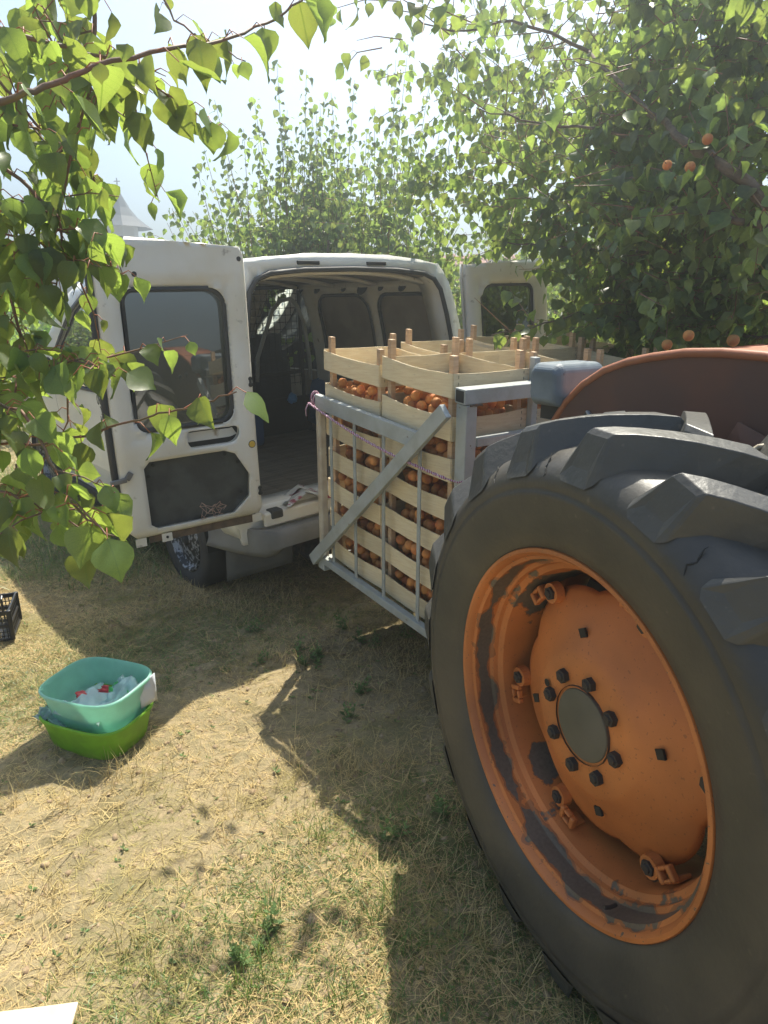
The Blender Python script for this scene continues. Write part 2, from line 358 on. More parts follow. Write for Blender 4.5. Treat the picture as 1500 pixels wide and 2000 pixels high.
# ================================================================ GROUND, HILLS
def gnoise(x, y):
    return (.012 * np.sin(3.1 * x + 1.3 * np.sin(2.2 * y)) * np.cos(2.7 * y + 1.1) + .007 * np.sin(9.3 * x + 2 * np.cos(7 * y)) * np.sin(8.1 * y + x)
            + .004 * np.sin(23 * x + 3 * np.sin(19 * y)) * np.cos(21 * y - 5 * x))
def ground_mat():
    m, N, L, B = nodes('dry_orchard_soil')
    tc = N.new('ShaderNodeTexCoord')
    def noise(s, d=6, rgh=.6):
        n = N.new('ShaderNodeTexNoise'); n.inputs['Scale'].default_value = s; n.inputs['Detail'].default_value = d; n.inputs['Roughness'].default_value = rgh
        L.new(tc.outputs['Object'], n.inputs['Vector']); return n.outputs[0]
    def rr(f, a, b):
        r = N.new('ShaderNodeMapRange'); r.inputs[1].default_value = a; r.inputs[2].default_value = b; L.new(f, r.inputs[0]); return r.outputs[0]
    def mix(f, a, b):
        x = N.new('ShaderNodeMix'); x.data_type = 'RGBA'; L.new(f, x.inputs[0])
        for k, q in ((6, a), (7, b)):
            if isinstance(q, tuple): x.inputs[k].default_value = (*q, 1)
            else: L.new(q, x.inputs[k])
        return x.outputs[2]
    c = mix(rr(noise(1.3), .4, .62), (.36, .29, .165), (.25, .21, .115))
    c = mix(rr(noise(22, 8, .7), .45, .62), c, (.40, .31, .18))
    c = mix(rr(noise(70, 6, .7), .58, .68), c, (.13, .09, .05))
    c = mix(rr(noise(.9, 7, .65), .50, .60), c, (.19, .175, .075)); c = mix(rr(noise(5, 7, .7), .53, .62), c, (.22, .18, .09))
    L.new(c, B.inputs['Base Color']); B.inputs['Roughness'].default_value = .95; B.inputs['Specular IOR Level'].default_value = .2
    b = N.new('ShaderNodeBump'); b.inputs['Strength'].default_value = .9; b.inputs['Distance'].default_value = .012
    L.new(noise(45, 9, .75), b.inputs['Height']); L.new(b.outputs[0], B.inputs['Normal'])
    return m
M['soil'] = ground_mat()
M['straw'] = mat('dry_straw', (.66, .52, .25), .7, col2=(.50, .37, .16), scale=8, lo=.3, hi=.7, col3=(.34, .30, .10), s3=2.2, lo3=.5, hi3=.64, transl=.25)
M['grass'] = leaf_mat('green_grass', (.20, .24, .065), (.11, .17, .05), (.30, .42, .08), .35)
M['weed'] = leaf_mat('weed_leaf', (.13, .21, .06), (.14, .21, .08), (.34, .48, .10), .35, rough=.7)
xs = np.concatenate([-np.geomspace(300, 6.2, 26), np.linspace(-6, 6, 400), np.geomspace(6.2, 300, 26)])
ys = np.concatenate([-np.geomspace(60, 2.2, 10), np.linspace(-2, 7.5, 330), np.geomspace(7.7, 400, 34)])
X, Y = np.meshgrid(xs, ys); near = np.clip((9 - np.hypot(X, Y - 2)) / 3, 0, 1)
Z = gnoise(X, Y) * near + rng.normal(0, .0028, X.shape) * near
nx, ny = len(xs), len(ys); idx = np.arange(nx * ny).reshape(ny, nx)
q = np.stack([idx[:-1, :-1], idx[:-1, 1:], idx[1:, 1:], idx[1:, :-1]], -1).reshape(-1, 4)
def np_mesh(name, V, F, mats, smooth=True, tint=None):
    me = bpy.data.meshes.new(name); k = F.shape[1]
    me.vertices.add(len(V)); me.vertices.foreach_set('co', np.ascontiguousarray(V, dtype=np.float32).ravel())
    me.loops.add(F.size); me.loops.foreach_set('vertex_index', np.ascontiguousarray(F, dtype=np.int32).ravel())
    me.polygons.add(len(F)); me.polygons.foreach_set('loop_start', np.arange(0, F.size, k, dtype=np.int32)); me.polygons.foreach_set('loop_total', np.full(len(F), k, dtype=np.int32))
    if smooth: me.polygons.foreach_set('use_smooth', np.ones(len(F), dtype=bool))
    me.update(calc_edges=True)
    for m in (mats if isinstance(mats, (list, tuple)) else [mats]): me.materials.append(m)
    if tint is not None:
        a = me.attributes.new('tint', 'FLOAT', 'POINT'); a.data.foreach_set('value', np.ascontiguousarray(tint, dtype=np.float32))
    return me
g = link('ground', np_mesh('ground', np.stack([X.ravel(), Y.ravel(), Z.ravel()], -1), q, M['soil']))
tag(g, 'dry trampled orchard floor of pale soil and straw', kind='structure', cat='ground')
def gz(x, y):
    return float(gnoise(np.array(x), np.array(y)) * np.clip((9 - math.hypot(x, y - 2)) / 3, 0, 1))
# far hills
hx = np.linspace(-290, 290, 90); hp = np.linspace(0, 1, 12)
HX, HP = np.meshgrid(hx, hp)
ridge = 7 + 2.2 * np.sin(HX * .018 + 3.2) + 1 * np.sin(HX * .05)
HZ = np.sin(HP * np.pi / 2) * ridge; HY = 200 + HP * 150 + 8 * np.sin(HX * .02)
ii = np.arange(HX.size).reshape(HX.shape); hq = np.stack([ii[:-1, :-1], ii[:-1, 1:], ii[1:, 1:], ii[1:, :-1]], -1).reshape(-1, 4)
M['hill'] = mat('wooded_hillside', (.07, .12, .06), .9, col2=(.12, .15, .06), scale=.03, lo=.4, hi=.6)
tag(link('hills', np_mesh('hills', np.stack([HX.ravel(), HY.ravel(), HZ.ravel() - .5], -1), hq, M['hill'])), 'low wooded hills far behind the church', 'hills', kind='structure')

# ================================================================ TRACTOR (wheel, fender, housing, axle)
TA = -.406                                     # heading of the wheel plane: rotation about Z; local Y points to the rear implement
tractor = empty('tractor', (.375, 1.209, 0), (0, 0, .406))
tag(tractor, 'orange wheeled tractor with a big worn lugged rear tyre, parked beside the crate carrier', 'tractor')
WZ = .643
def disc_mesh():
    mb = MB(); n = 96; prof = [(.078, .060), (.079, .055), (.12, .055), (.15, .058), (.165, .066), (.20, .085), (.25, .102), (.285, .120), (.300, .130)]
    for i in range(n):
        a = 2 * math.pi * i / n
        # corners at the six brackets, flats between
        k = math.cos(math.pi / 6) / math.cos(((a - R_(45)) % (math.pi / 3)) - math.pi / 6) if False else 1 - .075 * (1 - abs(math.cos(3 * (a - R_(45)))) ** .8)
        for j, (r, x) in enumerate(prof):
            rr = r * (1 + (k - 1) * max(0, (r - .2) / .1)) if r > .2 else r
            mb.v.append((x, rr * math.sin(a), rr * math.cos(a)))
    L = len(prof); holes = set()
    for k in range(4):
        c = R_(15 + 90 * k); holes.add((int(round(c / (2 * math.pi) * n)) % n))
    for i in range(n):
        for j in range(L - 1):
            if j == 4 and i in (): continue
            mb.f.append((i * L + j, i * L + j + 1, ((i + 1) % n) * L + j + 1, ((i + 1) % n) * L + j)); mb.mi.append(0)
    return mb.mesh('disc', M['rim'], smooth=True, auto=50)
wheel = link('wheel', disc_mesh(), tractor, (0, 0, WZ)); solid(wheel, .008, -1)
# tyre carcass, half profile mirrored about x = .17
half = [(.012, .378), (-.004, .388), (-.016, .402), (-.026, .43), (-.034, .47), (-.038, .505), (-.0385, .515), (-.034, .519), (-.036, .524), (-.032, .545), (-.018, .570), (.012, .592), (.05, .602), (.11, .607), (.17, .608)]
prof = half + [(.34 - x, r) for x, r in half[-2::-1]]
tyre = MB().lathe(prof, 120).build('tyre', M['tire'], wheel, smooth=True)
# rim
rp = [(-.006, .396), (-.013, .392), (-.014, .384), (-.008, .378), (.004, .374), (.008, .366), (.050, .361), (.055, .352), (.066, .349), (.074, .336), (.10, .330), (.16, .326), (.23, .326), (.262, .336), (.285, .362), (.335, .374), (.35, .384), (.346, .396)]
solid(MB().lathe(rp, 120).build('rim', M['rim'], wheel, smooth=True, auto=30), .004)
# lugs
def lug_mesh(side):
    secs = [(-.022, .575, -.036, .545, .020, .028), (-.004, .637, -.030, .556, .024, .040), (.004, .648, -.018, .571, .025, .045), (.03, .653, .015, .585, .025, .046), (.06, .656, .055, .597, .024, .044),
            (.10, .659, .10, .600, .024, .040), (.15, .661, .15, .602, .025, .038), (.187, .661, .189, .602, .027, .039), (.196, .650, .200, .601, .026, .038)]
    mb = MB(); n = len(secs)
    for (xt, rt, xb, rb, wt, wb) in secs:
        for (x, r, w) in ((xb, rb, -wb), (xt, rt, -wt), (xt, rt, wt), (xb, rb, wb)):
            ph = -max(0, x + .02) * 1.42 - .10 * max(0, x) + (w * 1.18 / r)
            X_ = x if side == 0 else .34 - x
            mb.v.append((X_, r * math.sin(ph), r * math.cos(ph)))
    for i in range(n - 1):
        for k in range(3): mb.f.append((i * 4 + k, i * 4 + k + 1, i * 4 + 4 + k + 1, i * 4 + 4 + k)); mb.mi.append(0)
    mb.f += [(3, 2, 1, 0), ((n - 1) * 4, (n - 1) * 4 + 1, (n - 1) * 4 + 2, (n - 1) * 4 + 3)]; mb.mi += [0, 0]
    return mb.mesh('lug', M['lug'], smooth=False)
NL = 19
for side in (0, 1):
    lm = lug_mesh(side)
    for k in range(NL):
        a = R_(36.8 + 360 / NL * (k + .5 * side))
        o = link('lug', lm, wheel, rot=(-a, 0, 0)); bevel(o, .012, 3, 25)
def hexnut(r, h):
    mb = MB(); mb.lathe([(0, 0.0001), (0, r), (-h, r * .96), (-h, .0001)], 6); mb.lathe([(-h, r * .6), (-h - .004, r * .5), (-h - .005, .0001)], 10)
    return mb.mesh('wheel_nut', M['nut'])
hn = hexnut(.0165, .014)
for k in range(8):
    a = R_(38 + 45 * k + rng.uniform(-2, 2)); link('wheel_nut', hn, wheel, (.056, .108 * math.sin(a), .108 * math.cos(a)), (a, 0, 0))
hub = MB().lathe([(.075, .09), (.052, .0775), (.050, .07), (.0485, .0001)], 48).build('hub_cap', mat('dusty_grey_hub', (.115, .105, .07), .8, col2=(.14, .125, .09), scale=6), wheel, smooth=True, auto=30)
# square bolt holes of the disc
dm = MB(); dm.box((-.004, -.010, -.010), (.002, .010, .010)); dmm = dm.mesh('bolt_hole', M['hole'])
fr = MB().lathe([(.002, .0225), (-.0015, .019), (-.0025, .013)], 24).mesh('bolt_hole_rim', M['rim'], smooth=True)
for k in range(4):
    a = R_(15 + 90 * k); link('bolt_hole', dmm, wheel, (.0795, .197 * math.sin(a), .197 * math.cos(a)), (R_(45) + a, 0, R_(-8) * 0))
a = R_(74); link('bolt_hole', MB().lathe([(-.002, .0001), (-.002, .0095)], 12).mesh('bolt_hole', M['hole']), wheel, (.053, .128 * math.sin(a), .128 * math.cos(a)))
# six rim brackets: an upright loop with a slot, a dark bolt beside it
def bracket_mesh():
    mb = MB()
    for lo, hi in (((-.020, -.024, -.016), (-.004, -.011, .016)), ((-.020, .011, -.016), (-.004, .024, .016)), ((-.020, -.011, -.016), (-.004, .011, -.008)), ((-.020, -.011, .008), (-.004, .011, .016)), ((-.006, -.018, .010), (.03, .018, .020))): mb.box(lo, hi)
    return mb.mesh('rim_bracket', M['rim'])
bk = bracket_mesh()
def tab_mesh():
    mb = MB(); mb.lathe([(-.012, .0001), (-.012, .024), (.01, .026)], 20); return mb.mesh('rim_lug_plate', M['rim'], smooth=False)
tb = tab_mesh(); bolt = hexnut(.017, .018)
for k in range(6):
    a = R_(45 + 60 * k + 4)
    o = link('rim_bracket', bk, wheel, (.105, .306 * math.sin(a), .306 * math.cos(a)), (-a, R_(0), R_(0))); bevel(o, .004, 2)
    a2 = a - R_(9); link('rim_lug_plate', tb, wheel, (.104, .292 * math.sin(a2), .292 * math.cos(a2)))
    link('rim_bolt', bolt, wheel, (.104, .292 * math.sin(a2), .292 * math.cos(a2)))
# valve stem
MB().tube([(.03, 0, .352), (.012, .004, .35), (-.002, .004, .346)], .004).build('valve_stem', M['nut'], wheel, rot=(R_(150), 0, 0))
# cracks in the shoulders between the lugs
def crack_mesh(seed):
    r = random.Random(seed); mb = MB(); pts = []; a = 0
    for i in range(9):
        t = i / 8; pts.append((-.0335 + t * .030, a, .545 + t * .046)); a += r.uniform(-.004, .006)
    w = [.0004, .0012, .002, .0022, .0018, .002, .0015, .001, .0003]
    mb.tube(pts, w, 5); return mb.mesh('crack', M['hole'])
for k, da in enumerate((27.5, 8.5, -31)):
    link('crack', crack_mesh(k), wheel, rot=(-R_(da), 0, 0))
# fender: plate inboard of the tyre, curved top flange with orange rolled edge
FX = .43
def arc(rad, zc, yc, a0, a1, n):
    return [(yc + rad * math.sin(R_(a0 + (a1 - a0) * i / n)), zc + rad * math.cos(R_(a0 + (a1 - a0) * i / n))) for i in range(n + 1)]
top = [(.77, .90), (.745, 1.00), (.71, 1.09), (.665, 1.165), (.61, 1.235), (.54, 1.295), (.46, 1.340), (.38, 1.367), (.30, 1.384), (.20, 1.400), (.10, 1.406), (0, 1.405), (-.12, 1.398), (-.25, 1.382), (-.40, 1.35), (-.55, 1.30), (-.7, 1.22)]
low = [(-.7, .75), (.62, .75)]
def fpl(name, x, m, th, parent, top=top):
    poly = [(y, z) for y, z in top] + low
    return sheet(name, poly, [], lambda u, v: (x, u, v), m, parent, step=.1, thick=th, smooth=False)
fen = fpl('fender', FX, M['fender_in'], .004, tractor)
mb = MB()
for i in range(len(top) - 1):
    (y0, z0), (y1, z1) = top[i], top[i + 1]
    b = len(mb.v); mb.v += [(FX + .004, y0, z0), (FX + .25, y0, z0 + .012), (FX + .25, y1, z1 + .012), (FX + .004, y1, z1)]; mb.f.append((b, b + 1, b + 2, b + 3)); mb.mi.append(0)
solid(mb.build('fender_top', M['fender'], fen), .003)
MB().tube([(FX - .001, y, z) for y, z in top], .011, 8).build('fender_edge', M['fender'], fen, smooth=True)
for (y, z) in ((.50, 1.215), (.415, 1.20)):
    o = MB().box((-.012, -.012, -.009), (0, .012, .009)).build('fender_bolt', M['chrome'], fen, loc=(FX - .004, y, z), rot=(R_(35), 0, 0)); bevel(o, .003)
sheet('fender_stay', [(0, 0), (.32, .10), (.34, .06), (.3, .02), (.06, -.10)], [], lambda u, v: (FX - .015, -.30 + u, 1.17 + v), M['fender_in'], fen, thick=.008)
# pale curved foot bracket seen behind the tyre
mb = MB(); pts = [(.02, 1.205), (.045, 1.165), (.035, 1.14), (-.0, 1.15), (-.05, 1.19), (-.12, 1.25)]
for i in range(len(pts) - 1):
    (y0, z0), (y1, z1) = pts[i], pts[i + 1]; b = len(mb.v)
    mb.v += [(.30, y0, z0), (.392, y0, z0), (.392, y1, z1), (.30, y1, z1)]; mb.f.append((b, b + 1, b + 2, b + 3)); mb.mi.append(0)
o = mb.build('step_bracket', mat('cream_paint', (.62, .56, .40), .5, col2=(.4, .33, .22), scale=20), tractor, smooth=True); solid(o, .008)
# housing, painted with the sky's blue, bolted on at the end of the carrier beam
mb = MB(); sec = [(-.052, -.062), (.052, -.062), (.062, -.03), (.062, .045), (.045, .062), (-.045, .062), (-.062, .045), (-.062, -.03)]
xs_ = [(-.075, .74), (-.052, 1), (.11, 1), (.13, .9)]
for x, s in xs_:
    mb.v += [(x, y * s, z * s) for y, z in sec]
for i in range(len(xs_) - 1):
    for k in range(8): mb.f.append((i * 8 + k, i * 8 + (k + 1) % 8, i * 8 + 8 + (k + 1) % 8, i * 8 + 8 + k)); mb.mi.append(0)
mb.f += [tuple(range(8))[::-1], tuple(range(24, 32))]; mb.mi += [0, 0]
hs_ = mb.build('housing', M['sky_tinted_steel'], tractor, loc=(.455, .68, 1.282), rot=(0, 0, R_(10))); bevel(hs_, .008, 2)
MB().box((-.05, -.04, -.045), (.09, .04, 0)).build('housing_bracket', M['hole'], hs_, loc=(.02, 0, -.06))
MB().tube([(0, 0, 0), (0, -.1, -.16), (.05, -.4, -.3)], .02).build('housing_stay', M['rawsteel'], hs_, loc=(.05, 0, -.08))
# axle, gearbox, lift arms, hood, seat, right wheel
MB().lathe([(.05, .085), (.11, .10), (.20, .12), (.45, .13), (.50, .17)], 24).build('axle', M['rawsteel'], tractor, loc=(0, 0, WZ), smooth=True)
gb = MB(); gb.box((.5, -1.2, .42), (1.0, .32, .98)); gb.box((.56, -2.3, .5), (.94, -1.2, 1.2)); bevel(gb.build('gearbox', M['rawsteel'], tractor), .03, 3)
gh = MB(); gh.box((.5, -2.5, 1.0), (1.0, -1.05, 1.38)); bevel(gh.build('hood', M['fender'], tractor), .06, 4)
st = MB(); st.box((.52, -.35, 1.05), (.98, .05, 1.13)); st.box((.52, .05, 1.08), (.98, .13, 1.36)); bevel(st.build('seat', M['seat'], tractor), .03, 3)
for x in (.52, .98):
    MB().bar((x, .25, .5), (x, 1.05, .40), .04, .06).build('lift_arm', M['rawsteel'], tractor)
w2 = link('wheel', wheel.data, tractor, (1.5, 0, WZ), (0, 0, math.pi))
for ch in list(wheel.children):
    if ch.name.split('.')[0] in ('tyre', 'rim', 'lug', 'hub_cap'):
        c = ch.copy(); COL.objects.link(c); c.parent = w2
f2 = fen.copy(); COL.objects.link(f2); f2.parent = tractor; f2.location = (.70, 0, 0)

# ================================================================ CRATE CARRIER + CRATES
ca = R_(37.26); sl = R_(5.785)
NB = Vector((.234, 2.243, .329))
ex = Vector((math.cos(ca), math.sin(ca), 0)); ey = Vector((-math.sin(ca) * math.cos(sl), math.cos(ca) * math.cos(sl), math.sin(sl))); ez = Vector((0, 0, 1))
def CB(p): return ex * p[0] + ey * p[1] + ez * p[2]       # carrier frame (racked a little on its arms) -> offset from NB
carrier = empty('crate_carrier', NB)
tag(carrier, 'grey painted steel carrier frame with barred side gate holding the apricot crates behind the tractor', 'carrier frame')
def cpart(name, mb, m=M['steel'], b=.003): return bevel(mb.build(name, m, carrier, T=CB), b, 2)
GX = -.035
def hollow(mb, p, q, w, h, up=(0, 0, 1)): return mb.bar(p, q, w, h, up)
cpart('gate_top_rail', MB().bar((GX, .815, .705), (GX, .14, .705), .03, .060))
cpart('gate_bottom_rail', MB().bar((GX, .82, -.012), (GX, .0, -.012), .03, .034))
for k, y in enumerate((.715, .54, .345, .13)):
    cpart('gate_bar', MB().bar((GX, y, .685), (GX, y + .0, -.002), .005, .018, (0, 1, 0)), b=.001)
cpart('far_post', MB().bar((GX + .012, .812, -.03), (GX + .012, .812, .68), .034, .034, (0, 1, 0)), M['steel_post'], .007)
cpart('gate_brace', MB().bar((GX - .028, .85, -.03), (GX - .028, -.03, .85), .024, .050, (0, 1, 0)))
cpart('near_post', MB().bar((.018, -.045, -.06), (.018, -.045, .868), .050, .050, (0, 1, 0)))
cpart('top_beam', MB().bar((-.015, -.045, .896), (.44, -.045, .896), .05, .05))
o = MB().box((-.016, -.064, .877), (-.0155, -.026, .915)).build('beam_end', M['hole'], carrier, T=CB)
cpart('second_rail', MB().bar((.06, -.045, .735), (.44, -.045, .735), .03, .03))
cpart('rear_post', MB().bar((.385, -.012, -.06), (.385, -.012, 1.0), .030, .026, (0, 1, 0)))
for x in (.385, .79, 1.2): cpart('deck_rail', MB().bar((x, -.07, -.035), (x, .84, -.035), .06, .04))
cpart('deck_rail', MB().bar((-.05, .0, -.035), (1.62, .0, -.035), .05, .05))
cpart('deck_rail', MB().bar((-.05, .80, -.035), (1.62, .80, -.035), .05, .05))
cpart('lower_beam', MB().bar((-.02, -.08, -.03), (1.62, -.08, -.03), .05, .06))
cpart('mast', MB().bar((.60, -.12, -.25), (.60, -.12, .80), .07, .05, (0, 1, 0)))
cpart('mast', MB().bar((1.10, -.12, -.25), (1.10, -.12, .80), .07, .05, (0, 1, 0)))
# weld stain lines on the post
cpart('weld', MB().tube([(.007 + .028 * i / 4 * 2, -.0735, .868 + .002 * (i % 2)) for i in range(5)], .0035, 6), M['rawsteel'], .0005)

def slat_mesh(L, h, t, bow, sag, seed):
    r = random.Random(seed); mb = MB(); n = 10
    for i in range(n + 1):
        u = i / n; x = (u - .5) * L; s = math.sin(math.pi * u)
        zt = h - sag * s + r.uniform(-.0008, .0008); zb = .003 - sag * .3 * s + r.uniform(-.0008, .0008); y = -bow * s
        mb.v += [(x, y - t, zb), (x, y - t, zt), (x, y, zt), (x, y, zb)]
    for i in range(n):
        for k in range(4): mb.f.append((i * 4 + k, i * 4 + (k + 1) % 4, i * 4 + 4 + (k + 1) % 4, i * 4 + 4 + k)); mb.mi.append(0)
    mb.f += [(3, 2, 1, 0), (n * 4, n * 4 + 1, n * 4 + 2, n * 4 + 3)]; mb.mi += [0, 0]
    return mb
CW, CD, CH = .372, .388, .084
Rx = lambda a: Matrix.Rotation(a, 4, 'Z')
def slat_variant(seed):
    out = []
    for k, (L, tx, ty, rot) in enumerate(((CW, CW / 2, 0, 0), (CD, CW, CD / 2, math.pi / 2), (CW, CW / 2, CD, math.pi), (CD, 0, CD / 2, -math.pi / 2))):
        r = random.Random(seed * 10 + k)
        mb = slat_mesh(L, CH + r.uniform(-.004, .003), .0035, r.uniform(.001, .006), r.uniform(.002, .010), seed * 31 + k)
        T = Matrix.Translation((tx, ty, 0)) @ Rx(rot)
        out.append(mb.mesh('side_slat', M['slat'], T=lambda p, T=T: CB(T @ p)))
    return out
slats = [slat_variant(i) for i in range(4)]
def peg_mesh(h):
    out = []
    for (x, y) in ((.012, .012), (CW - .036, .012), (CW - .036, CD - .036), (.012, CD - .036)):
        mb = MB(); mb.box((x, y, .004), (x + .021, y + .021, h)); out.append(mb.mesh('corner_post', M['peg'], T=CB))
    return out
pegs = [peg_mesh(.139), peg_mesh(.145)]
bs = MB()
for k in range(6): bs.box((.004, .006 + k * .065, 0), (CW - .004, .056 + k * .065, .004))
base_me = bs.mesh('base_slat', M['slat'], T=CB)
staple = MB()
for x in (.02, CW - .03): 
    for z in (.02, .045, .068): staple.tube([(x, -.0048 - .002, z), (x + .001, -.0055, z + .010)], .0009, 4)
staple_me = staple.mesh('staple', M['hole'], T=CB)
# apricots: a few knobbly meshes
def apricot_mesh(seed):
    r = random.Random(seed); me = bpy.data.meshes.new('apricot'); bm = bmesh.new(); bmesh.ops.create_uvsphere(bm, u_segments=12, v_segments=8, radius=.0215)
    sx, sy, sz = r.uniform(.94, 1.06), r.uniform(.9, 1), r.uniform(.92, 1.02)
    for v in bm.verts:
        c = v.co; a = math.atan2(c.y, c.x); cleft = max(0, 1 - abs(a) / .28) * .0016 * (1 - abs(c.z) / .024)
        f = 1 - cleft / .0215; top = max(0, c.z / .0215 - .8) * .012
        v.co = Vector((c.x * sx * f, c.y * sy * f, c.z * sz - top * .6))
    for f in bm.faces: f.smooth = True
    bm.to_mesh(me); bm.free(); me.materials.append(M['apricot']); return me
apm = [apricot_mesh(i) for i in range(5)]
apr_n = 0
ORD = ['top', 'second from top', 'third from top', 'fourth from top', 'fifth from top', 'sixth from top', 'bottom']
COLN = {(0, 0): 'near left stack', (0, 1): 'far left stack', (1, 0): 'second near stack', (1, 1): 'second far stack',
        (2, 0): 'third near stack', (2, 1): 'third far stack', (3, 0): 'rightmost near stack', (3, 1): 'rightmost far stack'}
stuff_v = []; ap_me0 = apm[0]
av = np.array([v.co[:] for v in ap_me0.vertices])
for cx in range(4):
    for cy in range(2):
        pitch = {(0, 0): .1455, (0, 1): .139}.get((cx, cy), .142 + .001 * ((cx * 2 + cy) % 3))
        for lay in range(7):
            jx, jy = rng.uniform(-.006, .006), rng.uniform(-.006, .006)
            base = (cx * .405 + jx, cy * .402 + jy + .004, lay * pitch + .002)
            topl = lay == 6
            t = empty('fruit_crate', NB + CB(base))
            what = 'empty' if topl else 'apricot filled'
            tag(t, f'{what} wooden crate, {ORD[6 - lay]} in the {COLN[(cx, cy)]}', 'crate', 'wooden fruit crates stacked on the carrier')
            v = int(rng.integers(0, 4))
            for k in range(4):
                link('side_slat', slats[v][k], t); link('corner_post', pegs[int(rng.integers(0, 2))][k], t)
            link('base_board', base_me, t); link('staples', staple_me, t)
            if topl: continue
            # fruit heap: rows near the visible sides as single apricots
            vis = (cx == 0) or (cy == 0 and lay >= 4)
            fr_pts = []
            step = .041; nxk = 8; nyk = 8
            for layer_z, off in ((.034, 0), (.070, .5), (.103, 0)):
                for i in range(nxk):
                    for j in range(nyk):
                        x = .035 + (i + off * .9) * step + rng.uniform(-.011, .011); y = .038 + (j + off * .9) * step + rng.uniform(-.011, .011)
                        if x > CW - .03 or y > CD - .03: continue
                        z = layer_z + rng.uniform(-.009, .007)
                        if layer_z > .09 and rng.random() < .42: continue
                        if (x < .06 or x > CW - .06) and (y < .06 or y > CD - .06): continue
                        fr_pts.append((x, y, z, layer_z))
            for x, y, z, lz in fr_pts:
                single = False
                if lz > .05 and apr_n < 300:
                    if cx == 0 and x < .085 and rng.random() < .92: single = True
                    if cy == 0 and cx == 0 and lay >= 4 and y < .062 and lz > .05: single = True
                    if cy == 0 and cx in (1, 2) and lay == 5 and y < .06 and lz > .09: single = True
                s = float(rng.uniform(.88, 1.12))
                P = NB + CB((base[0] + x, base[1] + y, base[2] + z))
                if single:
                    o = link('apricot', apm[int(rng.integers(0, 5))], None, P, tuple(rng.uniform(0, 6.28, 3))); o.scale = (s, s, s); apr_n += 1
                    tag(o, f'orange apricot in the {ORD[6 - lay]} crate of the {COLN[(cx, cy)]}', 'apricot', 'apricots in the wooden crates')
                else:
                    stuff_v.append((P.x, P.y, P.z, s, rng.uniform(0, 6.28), rng.uniform(0, 6.28)))
# the rest of the fruit, one heap
Pf = np.array(stuff_v); F0 = []
for p in ap_me0.polygons: F0.append(list(p.vertices) if len(p.vertices) == 4 else list(p.vertices) + [p.vertices[-1]])
tri = []
for p in ap_me0.polygons:
    vv = list(p.vertices); tri.append(vv[:3])
    if len(vv) == 4: tri.append([vv[0], vv[2], vv[3]])
tri = np.array(tri); n0 = len(av)
ca_, sa_ = np.cos(Pf[:, 4]), np.sin(Pf[:, 4]); cb_, sb_ = np.cos(Pf[:, 5]), np.sin(Pf[:, 5])
Vx = av[None, :, 0] * ca_[:, None] - av[None, :, 1] * sa_[:, None]; Vy = av[None, :, 0] * sa_[:, None] + av[None, :, 1] * ca_[:, None]; Vz = np.repeat(av[None, :, 2], len(Pf), 0)
Vy2 = Vy * cb_[:, None] - Vz * sb_[:, None]; Vz2 = Vy * sb_[:, None] + Vz * cb_[:, None]
V = np.stack([Vx, Vy2, Vz2], -1) * Pf[:, 3][:, None, None] + Pf[:, None, :3]
Fa = (tri[None] + (np.arange(len(Pf)) * n0)[:, None, None]).reshape(-1, 3)
tag(link('apricot_heap', np_mesh('apricot_heap', V.reshape(-1, 3), Fa, M['apricot'])), 'orange apricots filling the depth of the stacked wooden crates', 'apricots', kind='stuff')
# cord tied across the gate
def cord_mat():
    m, N, L, B = nodes('striped_cord'); tc = N.new('ShaderNodeTexCoord'); w = N.new('ShaderNodeTexWave'); w.inputs['Scale'].default_value = 42; w.inputs['Distortion'].default_value = 4
    L.new(tc.outputs['Object'], w.inputs['Vector']); x = N.new('ShaderNodeMix'); x.data_type = 'RGBA'; x.inputs[6].default_value = (.30, .04, .13, 1); x.inputs[7].default_value = (.60, .50, .55, 1)
    L.new(w.outputs['Fac'], x.inputs[0]); L.new(x.outputs[2], B.inputs['Base Color']); B.inputs['Roughness'].default_value = .8; return m
M['cord'] = cord_mat()
mb = MB()
P0 = Vector((GX - .045, .815, .70)); P1 = Vector((GX - .02, -.03, .62))
pts = [P0.lerp(P1, i / 60) + Vector((-.004 * math.sin(i / 60 * math.pi), 0, -.022 * math.sin(i / 60 * math.pi))) for i in range(61)]
for ph in (0, math.pi):
    mb.tube([p + Vector((.0028 * math.cos(i * 1.3 + ph), 0, .0028 * math.sin(i * 1.3 + ph))) for i, p in enumerate(pts)], .0034, 6)
for a in range(3): mb.tube([(GX + .022 * math.cos(t * .6), .815 + .02 * math.sin(a), .705 + .030 * math.sin(t * .6) + a * .004) for t in range(12)], .0035, 6)
mb.tube([P0, P0 + Vector((-.01, .01, -.03)), P0 + Vector((-.012, 0, -.055))], .003, 6)
mb.tube([P1, P1 + Vector((.03, -.03, -.01)), P1 + Vector((.09, -.045, .0))], .0035, 6)
tag(mb.build('cord', M['cord'], None, smooth=True, T=lambda p: NB + CB(p)), 'thin pink and white twisted cord tied slantwise across the carrier gate', 'cord')
